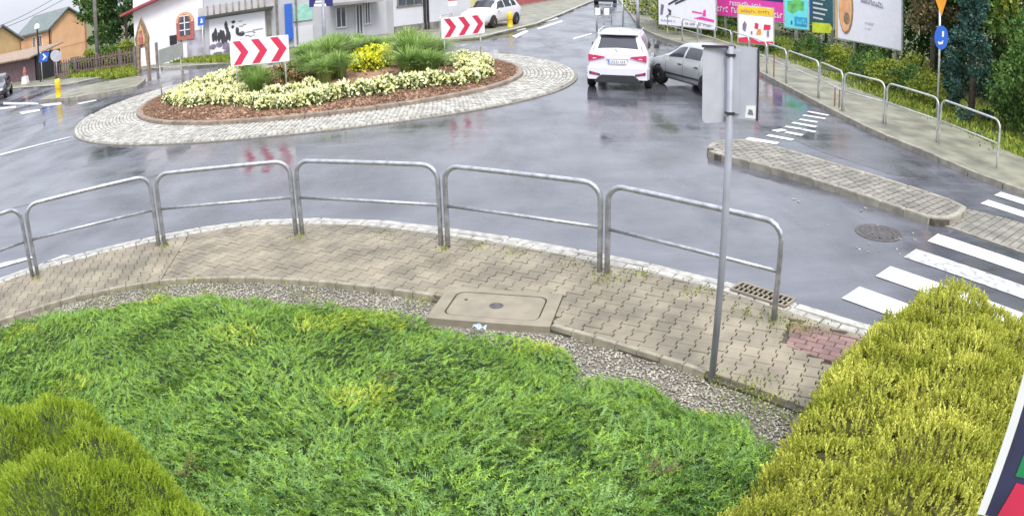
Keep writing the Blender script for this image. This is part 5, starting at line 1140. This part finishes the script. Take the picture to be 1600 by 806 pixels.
xs0, xs1 = lx(292), lx(318); MB().box(((xs0 + xs1) / 2, -.03, .9), (xs1 - xs0, .05, 1.6)).build('grey_panel', mat('grafitti_grey', (.42, .40, .46), .8, var=.25, scale=2), t)
# pointed wooden wayside shrine
q = G(228, 111); t = thing('wooden_shrine', 'tall pointed wooden shrine standing before the left corner of the white building', 'shrine', (q.x, q.y, 0), ang)
zt = top_at(q, 27); MB().vprism((0, -.1, 0), (1, 0, 0), (0, 0, 1), [(-.40, 0), (-.28, 0), (-.2, 1.3), (.2, 1.3), (.28, 0), (.40, 0), (.42, 1.5), (.46, zt * .62), (.2, zt * .85), (0, zt), (-.2, zt * .85), (-.46, zt * .62), (-.42, 1.5)], .18).build('frame', M_wood, t)
MB().vprism((0, -.282, 0), (1, 0, 0), (0, 0, 1), [(-.22, zt * .50), (.22, zt * .50), (.24, zt * .66), (0, zt * .86), (-.24, zt * .66)], .03).build('painted_niche', mat('shrine_ochre', (.55, .38, .15), .6, var=.4, scale=4), t)
MB().lathe([(.12, 1.5), (.16, 1.9), (.08, 2.1), (.10, 2.25), (.02, 2.35)], 10, c=(0, -.32, 0)).build('statue', M_brick, t)
MB().box((-.75, .1, .7), (.12, .12, 1.5)).build('side_post', M_woodgrey, t); MB().box((.75, .1, .7), (.12, .12, 1.5)).build('side_post', M_woodgrey, t)

# grey building with the mural, shop fronts
A2 = Vector((AT(322, 96, 42.9).x, AT(322, 96, 42.9).y, 0)); B2 = Vector((AT(610, 50, 44.5).x, AT(610, 50, 44.5).y, 0)); ang2, w2_ = wall_frame(A2, B2)
t = thing('grey_building', 'long low grey building with corrugated roof and a mural panel behind the roundabout', 'building', (A2.x, A2.y, 0), ang2)
def lx2(px_, z=1.5):
    lo, hi = 0., w2_ * 1.6
    for _ in range(32):
        m_ = (lo + hi) / 2; p = A2 + (B2 - A2) * (m_ / w2_)
        if P2((p.x, p.y, z))[0] < px_: lo = m_
        else: hi = m_
    return lo
def wz2(x_, py_): p = A2 + (B2 - A2) * (x_ / w2_); return top_at(p, py_)
x415 = lx2(418); hb_ = wz2(lx2(325), 28)
MB().box((w2_ / 2, 3, 3.1), (w2_, 6, 6.2)).build('wall', M_plaster_g, t)
MB().box((x415 / 2, -.25, hb_ + .25), (x415 + .6, .7, .5), rx=R(-18)).build('roof_edge', M_roofgrey, t)
for i in range(int(x415 / .35)): MB().box((.2 + i * .35, -.28, hb_ + .30), (.08, .74, .5), rx=R(-18)).build('roof_rib', M_woodgrey, t)
xm0, xm1 = lx2(327), lx2(414); zm0, zm1 = wz2(xm0, 92), wz2(xm0, 31)
mu = MB().box(((xm0 + xm1) / 2, -.06, (zm0 + zm1) / 2), (xm1 - xm0, .08, zm1 - zm0)).build('mural_panel', M_print, t)
random.seed(3); mk = MB(); mk2 = MB(); wm, hm = xm1 - xm0, zm1 - zm0
def blob(mb, cx, cz, rx, rz, y=-.104, n=9, par=None): mb.vprism((xm0 + cx * wm, y, zm0 + cz * hm), (1, 0, 0), (0, 0, 1), [(rx * math.cos(2 * math.pi * k / n) * random.uniform(.7, 1.2), rz * math.sin(2 * math.pi * k / n) * random.uniform(.7, 1.2)) for k in range(n)], .004)
for i in range(16): blob(mk, random.uniform(.03, .36), random.uniform(.38, .66), .10, .28, y=-.104 - i * .0003)
for c in ((.30, .78, .10, .25), (.44, .84, .12, .10), (.42, .72, .08, .1), (.5, .6, .12, .22), (.56, .5, .2, .12)): blob(mk, *c, y=-.110)
for i in range(9): blob(mk2, random.uniform(.05, .5), random.uniform(.06, .36), .22, .16, y=-.111 - i * .0003)
for i in range(14): mk2.box((xm0 + wm * random.uniform(.55, .95), -.104 - i * .0002, zm0 + hm * random.uniform(.3, .85)), (random.uniform(.1, .6), .006, .05))
mk.build('mural_figures', M_ink, mu, kind='stuff'); mk2.build('mural_shading', M_inkpurple, mu, kind='stuff')
for px_, pw in ((420, .25), (433, .12), (463, .1)): x = lx2(px_); MB().box((x, -.06, 2.6), (pw, .12, 5.0)).build('pilaster', M_woodgrey, t)
x0, x1 = lx2(445), lx2(456); MB().box(((x0 + x1) / 2, -.12, wz2(x0, 35)), (x1 - x0, .2, 2.0)).build('blue_sign', M_blue, t)
x0, x1 = lx2(458), lx2(488); gz = wz2(x0, 22); MB().box(((x0 + x1) / 2, -.04, gz), (x1 - x0, .06, .9)).build('green_window', M_green, t)
MB().box(((x0 + x1) / 2, -.05, gz - 1.4), (x1 - x0, .05, 1.3)).build('pale_panel', M_plaster_l, t)
for px0, px1, py0, py1 in ((525, 540, 44, 12), (556, 566, 55, 8), (570, 578, 38, 4)):
    xa, xb = lx2(px0), lx2(px1); za0, za1 = wz2(xa, py0), wz2(xa, py1); window(t, (xa + xb) / 2, (za0 + za1) / 2, xb - xa, za1 - za0, y=-.04, frame=M_plaster_l, bars=1)
xa, xb = lx2(515), lx2(590); MB().box(((xa + xb) / 2, -.6, wz2(xa, 5)), (xb - xa, 1.3, .15), rx=R(8)).build('canopy', M_roofgrey, t)
# second shop block
A3 = B2 + (B2 - A2).normalized() * .3 + Vector((0, -.6, 0)); B3 = Vector((AT(735, 30, 48).x, AT(735, 30, 48).y, 0)); ang3, w3 = wall_frame(A3, B3)
t = thing('pale_shop', 'pale grey flat shop building between the tall grass and the right chevron board', 'shop', (A3.x, A3.y, 0), ang3)
MB().box((w3 / 2, 3, 3), (w3, 6, 6)).build('wall', M_plaster_l, t)
window(t, w3 * .20, 2.9, w3 * .30, 2.6, y=-.04, frame=M_woodgrey, bars=2); window(t, w3 * .74, 3.2, w3 * .22, 2.0, y=-.04, frame=M_white, bars=1)
MB().box((w3 * .38, -.06, 2.6), (.14, .1, 5)).box((w3 * .42, -.06, 2.6), (.1, .1, 5)).build('downpipe', M_dark, t)
MB().box((w3 * .5, -.04, .25), (w3 + .02, .06, .5)).build('plinth', M_woodgrey, t)
# pale yellow building further back and red fence at the top
A4, B4 = AT(728, 5, 66), AT(800, -4, 74); ang4, w4 = wall_frame(A4, B4); t = thing('yellow_building', 'pale yellow building behind the parked white car at the top edge', 'building', (A4.x, A4.y, 0), ang4)
MB().box((w4 / 2, 2.5, 3), (w4, 5, 6)).build('wall', mat('pale_yellow_plaster', (.62, .58, .30), .8), t); window(t, w4 * .3, 2.4, .9, 1.4, y=-.04); window(t, w4 * .7, 2.4, .9, 1.4, y=-.04)
fa, fb = AT(800, 16, 66), AT(905, -2, 88); fa.z = fb.z = 0; d = fb - fa; L = d.length; t = thing('red_fence', 'low red fence along the exit road at the top edge', 'fence', (fa.x, fa.y, .1), math.atan2(d.y, d.x))
for i in range(int(L / .5)): MB().box((.25 + i * .5, 0, .65), (.42, .04, 1.2)).build('panel', M_hedgefence, t)
for i in range(int(L / 2.5) + 1): MB().box((i * 2.5, .06, .7), (.14, .08, 1.5)).build('post', M_brick, t)
MB().box((L / 2, .035, 1.0), (L, .03, .08)).build('rail', M_brick, t)

# ================================================================== BILLBOARDS ON THE RIGHT
def billboard(label, pa, pb, zbot, ztop, panels, posts=(.25, .75), fr=M_galvfar, zg=0., postr=.07, brace=False):
    A, B = G(*pa, zbot), G(*pb, zbot); d = B - A; L = d.length
    t = thing('billboard', label, 'billboard', (A.x, A.y, 0), math.atan2(d.y, d.x)); h = ztop - zbot
    MB().box((L / 2, .06, zbot + h / 2), (L + .1, .1, h + .1)).build('frame', fr, t)
    bd = MB().box((L / 2, -.005, zbot + h / 2), (L, .03, h)).build('poster', panels[0], t)
    for i, (nm, m, poly) in enumerate(panels[1:]):
        MB().vprism((0, -.024 - .003 * (i + 1), zbot), (1, 0, 0), (0, 0, 1), [(x * L, y * h) for x, y in poly], .003).build(nm, m, bd)
    for p in posts:
        MB().tube([(L * p, .14, -.1), (L * p, .14, ztop - .1)], postr, 8).build('post', fr, t, smooth=True)
        if brace: MB().tube([(L * p, .14, zbot + .4), (L * p + .5, 1.1, 0)], .04, 6).build('brace', fr, t)
    return t, bd, L, h
rc_ = lambda x0, y0, x1, y1: [(x0, y0), (x1, y0), (x1, y1), (x0, y1)]
def strokes(bd, L, h, zbot, x0, x1, y, ch, m, n, seed, nm='lettering', slope=0., off=-.036):
    random.seed(seed); mb = MB(); x = x0; st = (x1 - x0) / n
    for i in range(n):
        if random.random() < .12: x += st; continue
        yy = y + slope * (x - x0); c = ch * random.uniform(.75, 1.0); k = random.random(); wdt = st * .72
        P = (x * L, off - .0002 * i, zbot + yy * h)
        mb.vprism(P, (1, 0, 0), (0, 0, 1), [(0, 0), (wdt * L * .3, 0), (wdt * L * .3, c * h), (0, c * h)], .003)
        if k < .6: mb.vprism((P[0], P[1] - .0001, P[2] + c * h * .75), (1, 0, 0), (0, 0, 1), [(0, 0), (wdt * L, 0), (wdt * L, c * h * .25), (0, c * h * .25)], .003)
        if k > .3: mb.vprism((P[0], P[1] - .0001, P[2]), (1, 0, 0), (0, 0, 1), [(0, 0), (wdt * L, 0), (wdt * L, c * h * .22), (0, c * h * .22)], .003)
        if k > .5: mb.vprism((P[0] + wdt * L * .7, P[1] - .00015, P[2]), (1, 0, 0), (0, 0, 1), [(0, 0), (wdt * L * .28, 0), (wdt * L * .28, c * h * .6), (0, c * h * .6)], .003)
        x += st
    mb.build(nm, m, bd, kind='stuff')
zb = .6
t, bd, L, h = billboard('white billboard with black sketches and small pink print, left of the magenta one', (1030, 38), (1118, 47), zb, 3.2,
    [M_print, ('pink_band', M_magenta, [(.62, .18), (.98, .14), (.98, .19), (.75, .23)]), ('pink_mark', M_magenta, [(.78, .24), (.84, .24), (.84, .38), (.80, .36)]), ('pink_stripe', M_magenta, [(.60, .30), (.78, .28), (.78, .31), (.60, .33)]),
     ('sketch_line', M_ink, [(.30, .42), (.52, .55), (.54, .62), (.30, .46)]), ('sketch_line', M_ink, [(.18, .40), (.36, .52), (.36, .57), (.18, .44)]), ('sketch_mark', M_inkpurple, [(.03, .20), (.07, .2), (.10, .40), (.05, .42)]), ('sketch_mark', M_ink, [(.12, .16), (.22, .2), (.23, .30), (.16, .34), (.20, .24)])], posts=(.28, .72))
strokes(bd, L, h, zb, .48, .94, .045, .05, M_inkpurple, 16, 5); strokes(bd, L, h, zb, .04, .3, .07, .035, M_inkpurple, 10, 6)
zb = 1.3
t, bd, L, h = billboard('magenta billboard with two rows of white lettering above the small yellow one', (1105, 22), (1228, 36), zb, 3.7, [M_magenta, ('dark_band', M_navy, [(.55, .42), (1.0, .42), (1.0, 1.0), (.55, 1.0)])], posts=(.22, .5, .8))
strokes(bd, L, h, zb, .03, .97, .08, .12, M_white, 26, 8, slope=-.0); strokes(bd, L, h, zb, .30, .74, .24, .10, M_white, 14, 9)
zb = .55
t, bd, L, h = billboard('small white billboard with a yellow top and red foot under the magenta one', (1154, 66), (1208, 71), zb, 2.15, [M_print, ('yellow_band', M_yellow, rc_(0, .78, 1, 1)), ('red_foot', M_red, [(.0, 0), (1, 0), (1, .10), (.6, .06), (.3, .17), (.0, .12)]),
    ('black_figure', M_inkpurple, [(.12, .35), (.2, .3), (.24, .5), (.18, .6), (.12, .5)]), ('red_item', M_red, [(.46, .42), (.56, .4), (.58, .55), (.48, .58)]), ('orange_item', M_orange, [(.5, .25), (.66, .27), (.64, .42), (.56, .4)]), ('red_item', M_red, [(.72, .4), (.92, .42), (.93, .55), (.74, .55)]), ('dark_item', M_inkpurple, [(.82, .22), (.88, .22), (.88, .4), (.82, .38)]), ('small_item', M_inkpurple, [(.36, .25), (.4, .25), (.4, .33), (.36, .33)])], posts=(.2, .8))
strokes(bd, L, h, zb, .08, .92, .84, .09, M_brick, 12, 12)
zb = 1.3
t, bd, L, h = billboard('cyan billboard with green print beside the magenta one', (1226, 43), (1263, 47), zb, 3.4, [M_cyan, ('green_patch', M_greenink, [(.1, .38), (.35, .32), (.6, .42), (.8, .40), (.82, .6), (.55, .66), (.3, .60), (.14, .58)]), ('pale_patch', M_white, [(.0, .7), (1, .7), (1, 1), (0, 1)]), ('blue_block', mat('blue_print', (.03, .30, .55), .5), rc_(.42, .06, .95, .26)), ('small_tick', M_blue, rc_(.26, .08, .33, .16))], posts=(.5,), postr=.10, brace=True)
strokes(bd, L, h, zb, .46, .92, .11, .10, M_cyan, 7, 14)
zb = 1.45
t, bd, L, h = billboard('dark teal billboard with white lines of small print, right of the cyan one', (1264, 38), (1301, 45), zb, 3.6, [M_teal, ('blue_column', M_blue, rc_(.02, .2, .10, .95))] + [('print_line', M_white, [(.2, .15 + .11 * k), (.2 + .6 * (.7 + .3 * ((k * 7) % 3) / 2), .14 + .11 * k), (.2 + .6 * (.7 + .3 * ((k * 7) % 3) / 2), .18 + .11 * k), (.2, .19 + .11 * k)]) for k in range(8)], posts=(.1, .9))
zb = 1.25
A, B = G(1266, 50, zb), G(1297, 52, zb); d = B - A; L = d.length
t = thing('arrow_sign', 'lime yellow arrow shaped sign with a black dot under the teal billboard', 'sign', (A.x, A.y - .25, 0), math.atan2(d.y, d.x))
pz = MB().vprism((0, 0, zb), (1, 0, 0), (0, 0, 1), [(0, 0), (L * .85, 0), (L, .25), (L * .85, .45), (0, .45)], .04).build('board', M_lime, t); MB().vprism((L * .78, -.004, zb + .16), (1, 0, 0), (0, 0, 1), circ(0, 0, .05, .09, 10), .004).build('dot', M_ink, pz)
MB().tube([(L * .5, .05, -.1), (L * .5, .05, zb + .4)], .05, 8).build('post', M_galvfar, t)
zb = 1.3
t, bd, L, h = billboard('largest white billboard with a peach coloured oval picture at its left side', (1306, 59), (1408, 79), zb, 3.9, [M_print, ('left_margin', M_plaster_y, rc_(0, 0, .035, 1))], posts=(.27, .62, .9))
for i, (rx, rz, m, cx, cz, y) in enumerate(((.115, .42, M_wood, .165, .50, -.030), (.10, .40, M_peach, .155, .52, -.034), (.05, .10, M_wood, .18, .34, -.038), (.03, .06, M_wood, .10, .72, -.039))):
    MB().vprism((cx * L, y, zb + cz * h), (1, 0, 0), (0, 0, 1), [(a, b * 1.) for a, b in circ(0, 0, rx * L, rz * h, 18)], .003).build('oval_picture', m, bd)
strokes(bd, L, h, zb, .40, .74, .64, .09, M_inkpurple, 13, 21, slope=-.15); strokes(bd, L, h, zb, .46, .6, .30, .04, M_plaster_g, 6, 22); strokes(bd, L, h, zb, .46, .56, .22, .03, M_plaster_g, 5, 23)

# ================================================================== SIGN BOX ON THE BUILDING, lower right corner
P0 = AT(1535, 806, 2.5); P1 = AT(1597, 540, 2.5)
pa_, pb_ = AT(1550, 800, 2.52), AT(1601, 536, 2.46); mid = (pa_ + pb_) / 2; d = Vector((.80, -.60, 0)).normalized()
t = thing('shop_sign_box', 'white edged dark sign box with green and red print at the lower right corner', 'sign', (mid.x, mid.y, 0), math.atan2(d.y, d.x))
z0, z1 = pa_.z, CAM_H + .1
MB().box((0, 0, (z0 + z1) / 2), (.036, .012, z1 - z0)).build('edge_profile', M_white, t)
sp_ = MB().box((.545, .002, (z0 + z1) / 2), (1.05, .008, z1 - z0)).build('face', mat('dark_navy_face', (.04, .04, .09), .35), t)
MB().vprism((.13, -.003, z0), (1, 0, 0), (0, 0, 1), [(-.045, .2), (.9, .2), (.9, .75), (-.04, .50)], .003).build('green_print', mat('deep_green_print', (.02, .22, .08), .4), sp_)
MB().vprism((.09, -.003, z0), (1, 0, 0), (0, 0, 1), [(-.018, -.0), (.9, -.0), (.9, .17), (.01, .17)], .003).build('red_print', M_red, sp_)
tk = MB()
for k in range(9): tk.vprism((.022, -.003, z0 + .55 + k * .055), (1, 0, 0), (0, 0, 1), rc_(0, 0, .03, .008), .003)
tk.build('scale_ticks', M_white, sp_, kind='stuff')
